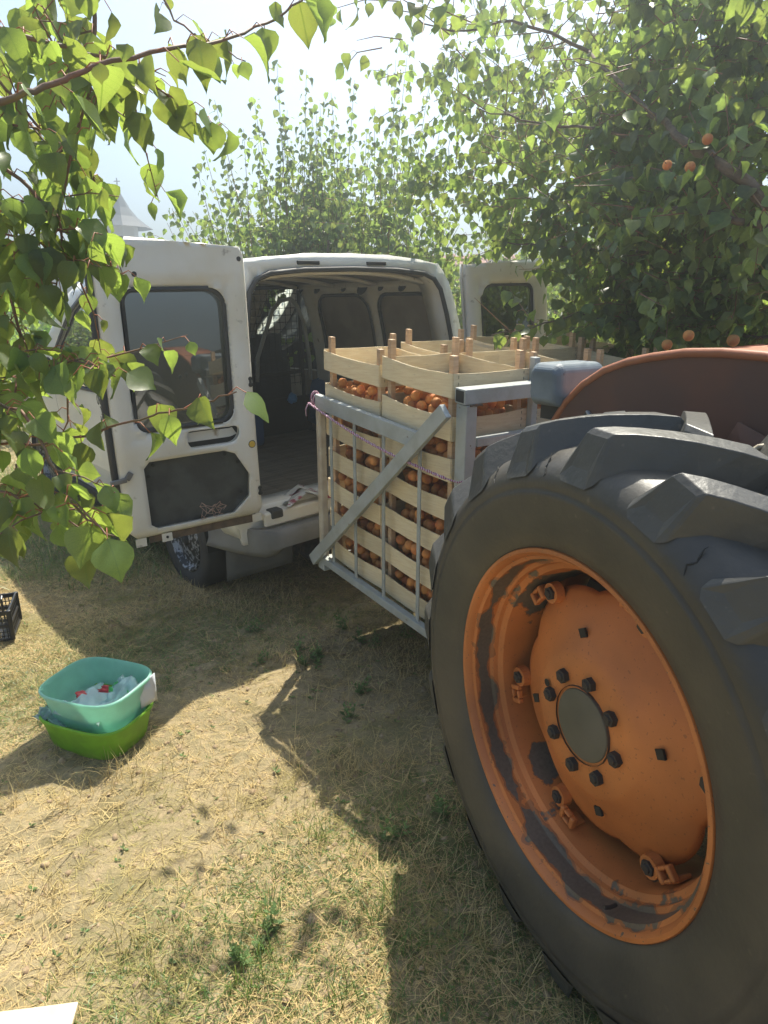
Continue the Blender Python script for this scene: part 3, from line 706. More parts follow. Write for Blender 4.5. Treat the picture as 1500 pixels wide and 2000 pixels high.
# ================================================================ VAN
th, ro = .721, .029
van = empty('panel_van', (-.066, 3.549, 0))
van.rotation_euler = (Matrix.Rotation(th, 3, 'Z') @ Matrix.Rotation(-ro, 3, 'Y')).to_euler()
tag(van, 'old white panel van with both rear doors swung open, parked under the fruit trees', 'van')
def rake(z): return .015 + max(0, z - .95) ** 1.25 * .11
ZP = [(.22, .775), (.30, .80), (.45, .818), (.50, .822), (.52, .835), (.62, .838), (.64, .826), (.9, .83), (1.08, .826), (1.30, .797), (1.50, .752), (1.62, .710), (1.68, .672), (1.715, .635)]
def xh(z):
    for (a, xa), (b, xb) in zip(ZP, ZP[1:]):
        if z <= b: return xa + (xb - xa) * max(0, (z - a) / (b - a))
    return ZP[-1][1]
def taper(y):   # body narrows to nose and slightly to the tail
    t = 1.0
    if y > 2.6: t -= .035 * ((y - 2.6) / 1.2) ** 2
    if y < .45: t -= .022 * ((.45 - y) / .45) ** 2
    return t
def side(s): return lambda y, z: (s * xh(z) * taper(y), y + (rake(z) if y < .3 else 0) * (1 - y / .3 if y < .3 else 0), z)
def wheel_arc(yc, r, z0, n=14):
    return [(yc + r * math.cos(math.pi * k / n), max(z0, .29 + r * math.sin(math.pi * k / n))) for k in range(n + 1)]
# outline ordered: rear bottom -> rear top -> roof front -> windscreen -> bonnet -> nose -> bottom with wheel arches
ol = [(0, .46), (0, 1.715), (2.02, 1.725), (2.30, 1.60), (2.62, 1.33), (2.92, 1.08), (3.45, .98), (3.75, .86), (3.86, .66), (3.86, .28)]
ol += [(3.22 + .35 * math.cos(t), max(.28, .30 + .35 * math.sin(t))) for t in [math.pi * k / 14 for k in range(15)]]
ol += [(2.8, .22), (1.05, .22)]
ol += [(.66 + .35 * math.cos(t), max(.24, .30 + .35 * math.sin(t))) for t in [(math.pi - .47) * k / 14 for k in range(15)]]
win = [(1.42, 1.02), (1.42, 1.50), (1.50, 1.60), (1.96, 1.61), (2.16, 1.50), (2.44, 1.25), (2.60, 1.06), (2.58, 1.0)]
for s in (-1, 1):
    bs_ = sheet('body_side', ol, [win], side(s), M['white'], van, step=.09, thick=.012, off=0)
    gl = sheet('side_window', quad_in(win, -.01), [], lambda y, z, s=s: (s * (xh(z) - .008), y, z), M['glass_clear'], van, step=.2)
    sheet('window_seal', quad_in(win, -.012), [quad_in(win, .022)], lambda y, z, s=s: (s * (xh(z) + .004), y, z), M['rubber'], gl, step=.12, thick=.01)
    # rubbing strips, sill and door shut lines
    mbt = MB()
    for (y0, y1) in ((1.08, 1.32), (1.34, 2.50)):
        mbt.box((s * .833 - .008, y0, .50), (s * .833 + .008, y1, .56))
    bevel(mbt.build('side_moulding', M['bumper'] if s > 0 else M['white'], van), .005, 2)
    sl_ = MB(); sl_.box((s * .80 - .03, 1.04, .20), (s * .80 + .03, 2.82, .285)); bevel(sl_.build('sill', M['hole'], van), .01)
    dl = MB()
    for a, b in (((1.33, .30), (1.33, 1.62)), ((2.50, .30), (2.56, 1.0))):
        pts = [(s * (xh(a[1] + (b[1] - a[1]) * k / 12) + .0035) , a[0] + (b[0] - a[0]) * k / 12, a[1] + (b[1] - a[1]) * k / 12) for k in range(13)]
        dl.tube(pts, .0035, 5)
    dl.build('shut_line', M['hole'], van)
    b = MB(); b.box((s * .845 - .012, 1.40, .90), (s * .845 + .014, 1.56, .93)); bevel(b.build('door_handle', M['rubber'], van), .006)
    # mirror
    m_ = MB(); m_.box((s * .95 - .10, 2.36, 1.03), (s * .95 + .08, 2.44, 1.20)); bevel(m_.build('wing_mirror', M['hole'], van), .03, 3)
for s in (-1, 1):
    sheet('door_card', [(1.56, .34), (1.56, 1.66), (2.02, 1.68), (2.30, 1.56), (2.62, 1.29), (2.84, 1.10), (2.84, .34)], [quad_in(win, -.015)], lambda y, z, s=s: (s * (xh(z) * taper(y) - .03), y, z), M['grey_in'], van, step=.12, thick=.01, off=0)
# hand lettering on the cab door, left side
lt = MB(); rr_ = random.Random(4)
for row, (y0, z0, hh) in enumerate(((1.66, .93, .06), (1.62, .865, .06), (1.64, .78, .075))):
    y = y0
    while y > 1.36:
        x = -(xh(z0) + .0085); k = rr_.choice((0, 1, 2, 3)); w = .028
        zc = z0 + .018 * math.sin((y - 1.36) * 9)
        if k == 0: lt.tube([(x, y, zc), (x, y, zc + hh)], .0025, 4)
        elif k == 1: lt.tube([(x, y - w * .5 * (1 + math.cos(t)), zc + hh * .5 * (1 + math.sin(t))) for t in np.linspace(0, 6.28, 9)], .0022, 4)
        elif k == 2: lt.tube([(x, y, zc + hh), (x, y - w * .5, zc), (x, y - w, zc + hh)], .0022, 4)
        else: lt.tube([(x, y - w, zc + hh), (x, y, zc + hh * .8), (x, y - w, zc + hh * .2), (x, y, zc)], .0022, 4)
        y -= .036
lt.build('door_lettering', mat('faded_lettering', (.10, .11, .08), .7), van)
# roof, windscreen, bonnet, nose, floor
def grid(fn, nu, nv, name, m, parent, thick=.01, auto=40, off=-1):
    vs = [fn(i / nu, j / nv) for j in range(nv + 1) for i in range(nu + 1)]
    fs = [(j * (nu + 1) + i, j * (nu + 1) + i + 1, (j + 1) * (nu + 1) + i + 1, (j + 1) * (nu + 1) + i) for j in range(nv) for i in range(nu)]
    mb = MB(); mb.add(vs, fs); o = mb.build(name, m, parent, smooth=True)
    if thick: solid(o, thick, off)
    return o
def roofp(u, v):
    x = -1 + 2 * u; y = v * 2.03; hw = .632 * taper(y)
    z = 1.714 + .045 * (1 - abs(x) ** 2.6) * (1 - .25 * (v > .9) * (v - .9) * 10) + .004 * math.cos(x * 16) * (abs(x) < .8)
    return (x * hw, y + (rake(z)) * max(0, 1 - y / .3), z)
grid(roofp, 28, 20, 'roof', M['white'], van, .014)
ws = grid(lambda u, v: ((-1 + 2 * u) * (.60 + .12 * v), 2.03 + .90 * v + .10 * (1 - (2 * u - 1) ** 2) * v, 1.775 - .68 * v - .03 * (2 * u - 1) ** 2), 12, 8, 'windscreen', M['glass_clear'], van, 0)
for s in (-1, 1):
    MB().tube([(s * .625, 2.0, 1.755), (s * .66, 2.3, 1.60), (s * .715, 2.62, 1.335), (s * .755, 2.93, 1.09)], .030, 8).build('windscreen_pillar', M['white'], van, smooth=True)
    MB().tube([(s * .585, 1.99, 1.715), (s * .615, 2.28, 1.565), (s * .665, 2.60, 1.30), (s * .70, 2.90, 1.06)], .034, 8).build('pillar_trim', M['grey_in'], van, smooth=True)
grid(lambda u, v: ((-1 + 2 * u) * (.78 - .03 * v), 2.92 + .94 * v, 1.08 + .03 * (1 - (2 * u - 1) ** 2) - .10 * v - .16 * max(0, v - .6) * 2.5), 12, 8, 'bonnet', M['white'], van, .01)
nb = MB(); nb.box((-.76, 3.80, .62), (.76, 3.88, .88)); bevel(nb.build('nose', M['white'], van), .03, 3)
nb = MB(); nb.box((-.80, 3.80, .24), (.80, 3.96, .60)); bevel(nb.build('front_bumper', M['bumper'], van), .05, 3)
for s in (-1, 1):
    h = MB(); h.box((s * .60 - .12, 3.86, .66), (s * .60 + .12, 3.91, .82)); bevel(h.build('headlight', M['glass_clear'], van), .02)
# load floor of boards, underside, rear frame
for k in range(9):
    x0 = -.70 + k * .156
    b = MB(); b.box((x0, .06, .545), (x0 + .152, 1.92, .563)); bevel(b.build('floor_board', M['board'], van), .002, 1)
b = MB(); b.box((-.78, .10, .40), (.78, 2.0, .54)); b.box((-.72, 2.0, .30), (.72, 3.7, .5)); b.build('underbody', M['hole'], van)
ex_ = MB(); ex_.tube([(.45, .1, .30), (.42, .9, .30), (.3, 1.8, .30)], .03, 10); ex_.lathe([(.3, .0001), (.3, .09), (.75, .09), (.75, .0001)], 16, 'Y'); 
ex_.build('exhaust', M['rust'], van, T=None)
# rear frame: outside of the body section with the door opening cut out
def halfsec(k=0, zb=.42):
    pts = [(-x * taper(0) + k, z) for z, x in [(zb, .81)] + [(z, x) for z, x in ZP if z > zb]]
    top_ = [(-.632 * .978 + k + (i / 12) * (1.236 - 2 * k), 1.714 + .045 * (1 - abs(-1 + 2 * i / 12) ** 2.6)) for i in range(1, 12)]
    return pts + top_ + [(-x, z) for x, z in reversed(pts)]
outer = halfsec()
def opening(k=0):
    half_ = [(-.695 + k, .60 + k), (-.715 + k, .80), (-.712 + k, 1.0), (-.690 + k, 1.25), (-.655 + k, 1.45), (-.622 + k, 1.58), (-.575 + k, 1.640 - k * .8), (-.50 + k * .6, 1.668 - k), (-.30, 1.684 - k), (0, 1.690 - k)]
    return half_ + [(-x, z) for x, z in reversed(half_[:-1])]
op = opening()
rf_ = sheet('rear_frame', outer, [op], lambda x, z: (x, rake(z) - .004, z), M['white'], van, step=.06, thick=.02)
# return of the frame into the load space
def ring(name, p0, y0, p1, y1, m, parent, thick=.006):
    a = densify(p0, .05); n = len(a)
    # resample second polygon to the same count
    def resamp(poly, n):
        P = [Vector(p) for p in poly]; Ls = [0]
        for i in range(len(P)): Ls.append(Ls[-1] + (P[(i + 1) % len(P)] - P[i]).length)
        out = []
        for k in range(n):
            t = Ls[-1] * k / n; i = max(j for j in range(len(P)) if Ls[j] <= t + 1e-9)
            f = (t - Ls[i]) / max(1e-9, Ls[i + 1] - Ls[i]); out.append(P[i].lerp(P[(i + 1) % len(P)], f))
        return out
    A = resamp(p0, n); B_ = resamp(p1, n); mb = MB()
    for p in A: mb.v.append((p.x, rake(p.y) + y0, p.y))
    for p in B_: mb.v.append((p.x, rake(p.y) + y1, p.y))
    for i in range(n): mb.f.append((i, (i + 1) % n, n + (i + 1) % n, n + i)); mb.mi.append(0)
    o = mb.build(name, m, parent, smooth=True); solid(o, thick, 0); return o
ring('frame_return', op, .0, opening(-.012), .16, M['white_in'], van)
seal_pts = [(x, rake(z) - .012, z) for x, z in densify(opening(.004), .05) if z > .62]
MB().tube(seal_pts, .013, 8).build('door_seal', M['rubber'], van, smooth=True)
# dark clips in the frame head
for x in (-.27, .16): 
    c = MB(); c.box((x - .065, .080, 1.704), (x + .065, .096, 1.722)); bevel(c.build('high_light', M['hole'], van), .004)
# rear sill plate
b = MB(); b.box((-.70, -.045, .535), (.70, .08, .575)); b.box((-.70, -.052, .505), (.70, -.03, .572)); bevel(b.build('sill_plate', M['white_in'], van), .008, 3)
b = MB(); b.box((-.665, -.062, .54), (-.60, .0, .583)); bevel(b.build('sill_cover', M['rubber'], van), .008)
# rear bumper, rounded corners and deep valances
mb = MB(); nseg = 40; bp = []
for i in range(nseg + 1):
    t = -1 + 2 * i / nseg; x = .845 * math.copysign(1 - (1 - abs(t)) ** 1.0, t) if False else .845 * t
    y = -.13 + .40 * (max(0, abs(t) - .80) / .2) ** 1.8
    zt = .500; zb = .405 - (.05 * min(1, max(0, (abs(t) - .70) / .12)))
    bp.append((x, y, zt, zb))
for x, y, zt, zb in bp:
    mb.v += [(x, y + .07, zt), (x, y + .015, zt), (x, y, zt - .02), (x, y + .004, zt - .09), (x, y + .02, zb + .03), (x, y + .045, zb)]
for i in range(nseg):
    for k in range(5): mb.f.append((i * 6 + k, i * 6 + 6 + k, i * 6 + 7 + k, i * 6 + 1 + k)); mb.mi.append(0)
solid(mb.build('rear_bumper', M['bumper'], van, smooth=True, auto=50), .012)
# mud guard bulge behind each rear wheel
for s in (-1, 1):
    g_ = grid(lambda u, v, s=s: (s * (.50 + .30 * u), .02 + .16 * u + .03 * v, .44 - .27 * v * (1 - .25 * (1 - u))), 6, 6, 'mud_guard', M['mud'], van, .02)
# tail lights
for s in (-1, 1):
    t_ = MB(); t_.box((s * .775 - .035, -.0, .70), (s * .775 + .035, .03, 1.05)); bevel(t_.build('tail_light', mat('tail_lens', (.35, .02, .02), .2), van), .01)
# wheels
tp = [(-.07, .18), (-.078, .20), (-.085, .24), (-.08, .272), (-.065, .286), (.065, .286), (.08, .272), (.085, .24), (.078, .20), (.07, .18)]
rp2 = [(-.072, .186), (-.08, .182), (-.078, .172), (-.05, .165), (-.045, .15), (-.055, .10), (-.062, .05), (-.060, .0001)]
tme = MB().lathe(tp, 40).mesh('tyre', M['rubber'], True); rme = MB().lathe(rp2, 40).mesh('rim', M['chrome'], True)
wme = MB().lathe([(-.05, .03), (-.072, .03), (-.075, .0001)], 12).mesh('wheel', M['hole'], True)
for s in (-1, 1):
    for y in (.66, 3.22):
        w_ = link('wheel', wme, van, (s * .735, y, .283), (0, 0, 0 if s < 0 else math.pi))
        link('tyre', tme, w_); link('rim', rme, w_)
        a_ = MB().lathe([(s * .60, .33), (s * .83, .33)], 24, a0=-math.pi / 2, a1=math.pi / 2); solid(a_.build('wheel_arch', M['hole'], van, loc=(0, y, .30)), .008)
# ---- inside of the load space
def inner(s): return lambda y, z: (s * (xh(z) * taper(y) - .045), y, z)
for s in (-1, 1):
    iol = [(.10, .56), (.10 + .05, 1.64), (1.52, 1.64), (1.52, .56)]
    rec = [rrect(.20, .98, .70, 1.56, .10), rrect(.80, .98, 1.36, 1.56, .12), rrect(.22, .62, .70, .88, .05), rrect(1.02, .62, 1.40, .88, .05)]
    lin = sheet('side_lining', iol, rec, inner(s), M['white_in'], van, step=.09, thick=.02, off=0)
    for k, q_ in enumerate(rec):
        sheet('lining_recess', quad_in(q_, -.02), [], lambda y, z, s=s: (s * (xh(z) * taper(y) - .022), y, z), M['grey_in'], lin, step=.12)
        if k < 2:
            P_ = [inner(s)(*p) for p in densify(q_, .05)]
            MB().tube([(x - s * .008, y, z) for x, y, z in P_] + [(P_[0][0] - s * .008, P_[0][1], P_[0][2])], .013, 6).build('recess_seal', M['rubber'], lin, smooth=True)
    # oval and round holes in the roof rail
    for (y, r_) in ((.42, .030), (.62, .022), (.80, .045), (1.0, .022), (1.3, .03), (1.5, .022)):
        m_ = MB().lathe([(0, .0001), (0, r_), (.004, r_ * 1.12)], 16); m_.build('rail_hole', M['hole'], lin, loc=(s * (xh(1.60) * taper(y) - .062), y, 1.60), rot=(0, R_(-28) * s, 0 if s < 0 else math.pi))
    wa = MB().lathe([(s * .50, .33), (s * .78, .33)], 20, a0=-math.pi / 2, a1=math.pi / 2); wa.lathe([(s * .50, .0001), (s * .50, .33)], 20, a0=-math.pi / 2, a1=math.pi / 2)
    wa.build('inner_wheel_arch', M['white_in'], van, loc=(0, .66, .34))
grid(lambda u, v: ((-1 + 2 * u) * .62, .12 + 1.76 * v, 1.64 + .055 * (1 - abs(2 * u - 1) ** 2.6)), 16, 10, 'roof_lining', M['grey_in'], van, .004)
for y in (.18, .62, 1.06, 1.5):
    grid(lambda u, v, y=y: ((-1 + 2 * u) * .62, y + .07 * v, 1.628 + .055 * (1 - abs(2 * u - 1) ** 2.6)), 16, 2, 'roof_rib', M['white_in'], van, .02)
# wire mesh bulkhead behind the seats
bk_ = MB(); Yb = 1.55
for x in (-.62, .21, .66): bk_.tube([(x, Yb, .60), (x, Yb, 1.60)], .014, 8)
for z in (1.02, 1.62): bk_.tube([(-.66, Yb, z), (.66, Yb, z)], .014, 8)
bulk = bk_.build('bulkhead_frame', M['hole'], van)
b = MB(); b.box((-.72, Yb - .006, .57), (.02, Yb + .006, .80)); b.box((.06, Yb - .006, .57), (.72, Yb + .006, .84)); bevel(b.build('bulkhead_panel', M['hole'], bulk), .004)
wr = MB()
for i in range(27): x = -.64 + i * .049; wr.tube([(x, Yb, .92), (x, Yb, 1.62)], .0022, 4)
for i in range(15): z = .94 + i * .049; wr.tube([(-.66, Yb + .004, z), (.66, Yb + .004, z)], .0022, 4)
tag(wr.build('wire_mesh', M['hole'], bulk), kind='stuff')
hoop = MB(); hoop.tube([(.25, Yb - .02, .98), (.27, Yb - .02, 1.15), (.33, Yb - .02, 1.28), (.42, Yb - .02, 1.47), (.49, Yb - .02, 1.53), (.58, Yb - .02, 1.545), (.63, Yb - .02, 1.49), (.68, Yb - .02, 1.38), (.715, Yb - .02, 1.10), (.715, Yb - .02, .95)], .015, 8); hoop.build('bulkhead_hoop', M['steel'], bulk, smooth=True)
# seats, dashboard, steering wheel
for x in (-.40, .46):
    s_ = MB(); s_.box((x - .23, 1.72, .58), (x + .23, 2.25, .76)); seat = bevel(s_.build('seat', M['seat'], van), .05, 3)
    s_ = MB(); s_.box((x - .19, 1.66, .70), (x + .19, 1.78, 1.12)); bevel(s_.build('seat_back', M['seat'], seat), .06, 4)
    s_ = MB(); s_.box((x - .125, 1.67, 1.02), (x + .125, 1.76, 1.30)); bevel(s_.build('headrest', M['seat'], seat), .04, 4)
s_ = MB(); s_.box((-.70, 2.62, .75), (.70, 3.0, 1.04)); bevel(s_.build('dashboard', M['hole'], van), .06, 3)
sw = MB(); sw.lathe([(0 + .014 * math.cos(t), .18 + .014 * math.sin(t)) for t in np.linspace(0, 2 * math.pi, 9)], 28, 'Y'); sw.build('steering_wheel', M['hole'], van, smooth=True, loc=(-.36, 2.52, 1.0), rot=(R_(-25), 0, 0))
# things lying in the load space
def blob(name, c, r, m, seed, label, cat, flat=.6, parent=None, sub=3, amp=.35):
    bm = bmesh.new(); bmesh.ops.create_icosphere(bm, subdivisions=sub, radius=1)
    from mathutils import noise
    for v in bm.verts:
        n = noise.noise(v.co * 1.7 + Vector((seed * 3.1, 0, 0))) * amp + noise.noise(v.co * 4.5 + Vector((0, seed, 0))) * amp * .5
        v.co *= 1 + n; v.co.z *= flat; v.co = Vector((v.co.x * r[0], v.co.y * r[1], v.co.z * r[2]))
    for f in bm.faces: f.smooth = True
    me = bpy.data.meshes.new(name); bm.to_mesh(me); bm.free(); me.materials.append(m)
    o = link(name, me, parent, c); 
    if label: tag(o, label, cat)
    return o
VM = Matrix.Translation((-.066, 3.549, 0)) @ (Matrix.Rotation(th, 4, 'Z') @ Matrix.Rotation(-ro, 4, 'Y'))
def VW(x, y, z): return VM @ Vector((x, y, z))
def drape(name, pts, w, m, label, cat, seed=1, amp=.02):
    """cloth or paper strip following pts in van space"""
    r = random.Random(seed); n = 12; mb = MB(); P = [Vector(p) for p in pts]
    for i in range(len(P)):
        for j in range(n + 1):
            u = j / n - .5; mb.v.append(P[i] + Vector(w) * u + Vector((r.uniform(-amp, amp), r.uniform(-amp, amp), r.uniform(-amp * .5, amp * .5))))
    for i in range(len(P) - 1):
        for j in range(n): mb.f.append((i * (n + 1) + j, i * (n + 1) + j + 1, (i + 1) * (n + 1) + j + 1, (i + 1) * (n + 1) + j)); mb.mi.append(0)
    o = mb.build(name, m, None, smooth=True, T=lambda p: VM @ Vector(p)); solid(o, .002, 0); tag(o, label, cat); return o
drape('blue_sheet', [(.745, 1.36, .94), (.72, 1.36, .93), (.70, 1.37, .88), (.69, 1.37, .8), (.68, 1.38, .70), (.67, 1.40, .62)], (0, .28, .05), M['blue'], 'blue cloth hanging on the right inner wall of the van near the bulkhead', 'cloth', 3, .012)
drape('newspaper', [(-.56, -.02, .585), (-.50, .02, .60), (-.42, .03, .625), (-.36, .0, .60), (-.30, -.035, .582)], (.05, .15, .0), M['paper'], 'crumpled printed newspaper lying on the rear sill of the van', 'newspaper', 5, .014)
blob('blue_bag', VW(.50, 1.47, .84), (.035, .035, .045), mat('blue_bag', (.05, .25, .55), .35), 5, 'small blue plastic bag hanging from the bulkhead inside the van', 'bag', .9, None, 3, .4)
o = MB(); o.box((-.08, -.10, 0), (.08, .10, .26)); o = bevel(o.build('blue_canister', mat('blue_plastic', (.04, .10, .26), .5), None), .03, 3); o.location = VW(.06, 1.40, .565); o.rotation_euler = (0, 0, th + .2); tag(o, 'dark blue plastic canister on the load floor behind the seat', 'canister')
hd = MB(); hd.tube([(-.05, 0, 0), (-.04, 0, .035), (.04, 0, .035), (.05, 0, 0)], .01, 8); hd.build('handle', mat('blue_plastic_handle', (.04, .10, .26), .5), o, loc=(0, 0, .255), smooth=True)
# ---- rear doors. door space: u from hinge to free edge, z up, w towards the viewer (inner face)
def make_door(hx, hy, ang, wid, mirror, label):
    """hinge line at van-space (hx, hy), leaf direction ang in the van XY plane"""
    du = Vector((math.cos(ang), math.sin(ang), 0)); dw = Vector((math.sin(ang), -math.cos(ang), 0)) * (1 if mirror else -1)
    def D(u, z, w):
        lean = max(0, z - .95) ** 1.25
        return Vector((hx, hy, 0)) + du * (u - (.055 if mirror else .035) * lean) + dw * (w - .05 * lean) + Vector((0, 0, z))
    return D
def door(D, wid, name_label, big):
    zt = 1.80 if big else 1.742; zb = .598
    root = sheet('rear_door', [(0, zb + .03), (0, 1.64), (.004, 1.71), (.03, zt - .035), (wid - .012, zt), (wid, zt - .015), (wid, zb + .05), (wid - .05, zb), (.05, zb)],
                 [rrect(.105, 1.06, wid - .095, 1.60, [.05, .07, .06, .05])], lambda u, z: D(u, z, 0), M['white'], van, step=.07, thick=.008)
    W0, W1 = .105, wid - .10                # window span
    winp = rrect(W0, 1.045, W1, 1.605, [.045, .075, .06, .045])
    mid = rrect(.09, .955, wid * .52, 1.025, [.02, .02, .05, .03]) if big else None
    low_ = [(.06, .80), (.12, .905), (.17, .925), (wid - .13, .925), (wid - .105, .90), (wid - .105, .655), (wid - .13, .635), (.15, .635), (.07, .70)]
    holes = [winp, low_] + ([mid] if mid else [])
    def inner_f(u, z):
        w = .048
        # pressed relief: raised ribs round the openings, softened edges
        e = min(u, wid - u, z - zb, zt - z); w *= min(1, .35 + e / .03)
        dwin = max(W0 - u, u - W1, 1.045 - z, z - 1.605)
        if 0 <= dwin < .05: w -= .020 * (1 - dwin / .05) ** 1.6
        return D(u, z, w)
    inn = sheet('inner_panel', [(.004, zb + .03), (.004, 1.64), (.008, 1.708), (.033, zt - .037), (wid - .014, zt - .002), (wid - .003, zt - .016), (wid - .003, zb + .05), (wid - .05, zb + .003), (.05, zb + .003)], holes, inner_f, M['white_in'], root, step=.022, thick=.004)
    # edge flanges
    edge = MB(); ep = [(0, zb + .03), (0, 1.64), (.004, 1.71), (.03, zt - .035), (wid - .012, zt), (wid, zt - .015), (wid, zb + .05), (wid - .05, zb), (.05, zb)]
    ed = densify(ep, .06)
    for u, z in ed: edge.v += [D(u, z, -.002), D(u, z, .020)]
    for i in range(len(ed)): j = (i + 1) % len(ed); edge.f.append((2 * i, 2 * j, 2 * j + 1, 2 * i + 1)); edge.mi.append(0)
    solid(edge.build('edge_flange', M['white_in'], root, smooth=True), .003, 0)
    gl = sheet('window', quad_in(winp, -.012), [], lambda u, z: D(u, z, .012), M['glass_door'], root, step=.3)
    sheet('window_seal', quad_in(winp, -.004), [quad_in(winp, .016)], lambda u, z: D(u, z, .026), M['rubber'], root, step=.06, thick=.014)
    tr = sheet('trim_panel', quad_in(low_, -.008), [], lambda u, z: D(u, z, .018 + .006 * math.sin(u * 40) * math.cos(z * 37) * .4), M['panel'], root, step=.05)
    if mid: sheet('recess', quad_in(mid, -.008), [], lambda u, z: D(u, z, .008), M['hole'], root, step=.2)
    def dot(u, z, r, name='bung', m=M['hole'], w=.0495, asp=1, k=14):
        pts = [D(u + r * math.cos(t), z + r * asp * math.sin(t), w) for t in np.linspace(0, 2 * math.pi, k, endpoint=False)]
        p2 = [D(u + r * .9 * math.cos(t), z + r * .9 * asp * math.sin(t), w + .003) for t in np.linspace(0, 2 * math.pi, k, endpoint=False)]
        mb = MB(); mb.v += pts + p2; mb.f += [tuple(range(k, 2 * k))] + [(i, (i + 1) % k, k + (i + 1) % k, k + i) for i in range(k)]; mb.mi += [0] * (k + 1)
        return mb.build(name, m, root)
    if big:
        for u, z, r in ((wid - .065, 1.712, .012), (.035, 1.716, .011), (wid - .095, 1.655, .012), (wid - .155, 1.657, .011), (wid - .072, 1.625, .005)): dot(u, z, r)
        for u, z, r in ((.10, .86, .009), (.16, .905, .009), (wid - .15, .905, .008), (wid - .125, .86, .008), (.10, .72, .008)): dot(u, z, r, w=.028)
        # latch cut-out
        mb = MB(); mb.tube([D(wid - .055, 1.668, .05), D(wid - .035, 1.668, .05)], .009, 8); mb.tube([D(wid - .060, 1.675, .05), D(wid - .060, 1.645, .05)], .012, 8); mb.build('latch_hole', M['hole'], root)
        dot(.036, .935, .019, 'sticker_ring', M['rubber']); dot(.036, .935, .0145, 'sticker', M['yellow'], .053)
        for (u, z) in ((.020, 1.21), (.014, .715)):
            dot(u, z + .012, .0095, 'key_slot'); dot(u, z - .014, .0105, 'key_slot'); mb = MB(); mb.tube([D(u, z + .01, .0505), D(u, z - .012, .0505)], .006, 6); mb.build('key_slot', M['hole'], root)
        # rubber along the free edge and the corner boot
        mb = MB(); mb.tube([D(wid + .006, zb + .02 + (zt - zb - .05) * i / 20, .024) for i in range(21)], .015, 8); mb.build('edge_seal', M['rubber'], root, smooth=True)
        mb = MB(); mb.bar(D(wid - .075, zt - .034, .040), D(wid + .018, zt - .030, .040), .034, .056); bevel(mb.build('corner_boot', M['rubber'], root), .008, 3)
        # grey handle and black catch
        mb = MB(); mb.bar(D(wid + .035, .862, .06), D(wid - .03, .868, .058), .014, .020); mb.bar(D(wid - .035, .845, .056), D(wid - .035, .905, .056), .012, .022); mb.bar(D(wid - .03, .868, .058), D(wid - .052, .895, .056), .012, .024); bevel(mb.build('door_latch', M['bumper'], root), .004)
        mb = MB(); mb.bar(D(wid - .018, .815, .058), D(wid - .018, .745, .058), .028, .030); bevel(mb.build('catch', M['rubber'], root), .006)
        dot(wid - .028, .722, .006)
        # rust streaked lower skirt, bottom tabs
        mb = MB(); mb.bar(D(.03, zb - .018, .006), D(wid - .10, zb - .010, .006), .006, .05); mb.build('lower_skirt', M['rust'], root)
        for u in (wid - .165, wid - .055, .04):
            mb = MB(); mb.bar(D(u - .022, zb - .012, .046), D(u + .022, zb - .012, .046), .004, .036); mb.build('bottom_tab', M['white_in'], root)
        dot(wid - .165, zb - .010, .006, w=.0505)
    return root
A1 = R_(174.0)
Dl = make_door(-.724, -.055, A1, .575, False, '')
dl_ = door(Dl, .626, '', True)
A2 = math.atan2(-.36, .93)
Dr = make_door(.722, -.05, A2, .535, True, '')
dr_ = door(Dr, .55, '', False)
# scrap of orange netting caught at the bottom of the left door
nt = MB(); rr_ = random.Random(9)
def netp(i, j): return Dl(.20 + i * .014 + .010 * math.sin(j * 2.1 + i), .643 + j * .013 + .010 * math.sin(i * 1.7 + j), .052 + .012 * math.sin(i + j * 1.3))
NP = {(i, j): netp(i, j) + Vector([rr_.uniform(-.004, .004) for _ in range(3)]) for i in range(8) for j in range(5)}
for i in range(8):
    for j in range(5):
        if i < 7 and rr_.random() < .8: nt.tube([NP[(i, j)], NP[(i + 1, j)]], .0011, 4)
        if j < 4 and rr_.random() < .8: nt.tube([NP[(i, j)], NP[(i, j + 1)]], .0011, 4)
tag(nt.build('netting', mat('pale_net', (.45, .30, .24), .7), None, T=lambda p: VM @ p), 'torn scrap of pale orange netting caught on the left rear door', 'netting')
# ================================================================ SMALL THINGS ON THE GROUND
def basin(name, w, d, h, m, loc, rot, label, cat):
    """rounded-square washing-up basin with rolled rim, wall thickness and flat bottom"""
    mb = MB(); n = 64
    def ring_(W, D, r, z, off=0):
        pts = []
        for i in range(n):
            t = 2 * math.pi * i / n; c, s_ = math.cos(t), math.sin(t); e = 2 / r
            pts.append((W / 2 * math.copysign(abs(c) ** e, c), D / 2 * math.copysign(abs(s_) ** e, s_), z))
        return pts
    L_ = [(1.0, h - .012, .0), (1.01, h - .004, 0), (1.0, h, 0), (.975, h + .002, 0), (.955, h - .004, 0), (.945, h - .02, 0), (.86, .035, 0), (.82, .012, 0), (.70, .006, 0), (.3, .005, 0), (.02, .005, 0)]
    out = [(.955, h - .014, 0), (.945, h - .03, 0), (.85, .02, 0), (.82, .004, 0), (.70, .0, 0), (.02, 0, 0)]
    rows = out[::-1] + L_
    for k, (s_, z, _) in enumerate(rows): mb.v += ring_(w * s_, d * s_, 3.6, z)
    for r in range(len(rows) - 1):
        for i in range(n): mb.f.append((r * n + i, r * n + (i + 1) % n, (r + 1) * n + (i + 1) % n, (r + 1) * n + i)); mb.mi.append(0)
    o = mb.build(name, m, None, smooth=True, loc=loc, rot=rot, auto=60); return tag(o, label, cat)
basin('green_basin', .365, .275, .125, M['green_p'], (-1.03, 2.075, .004), (0, 0, R_(-20)), 'bright green plastic basin standing on the straw under the aqua one', 'basin')
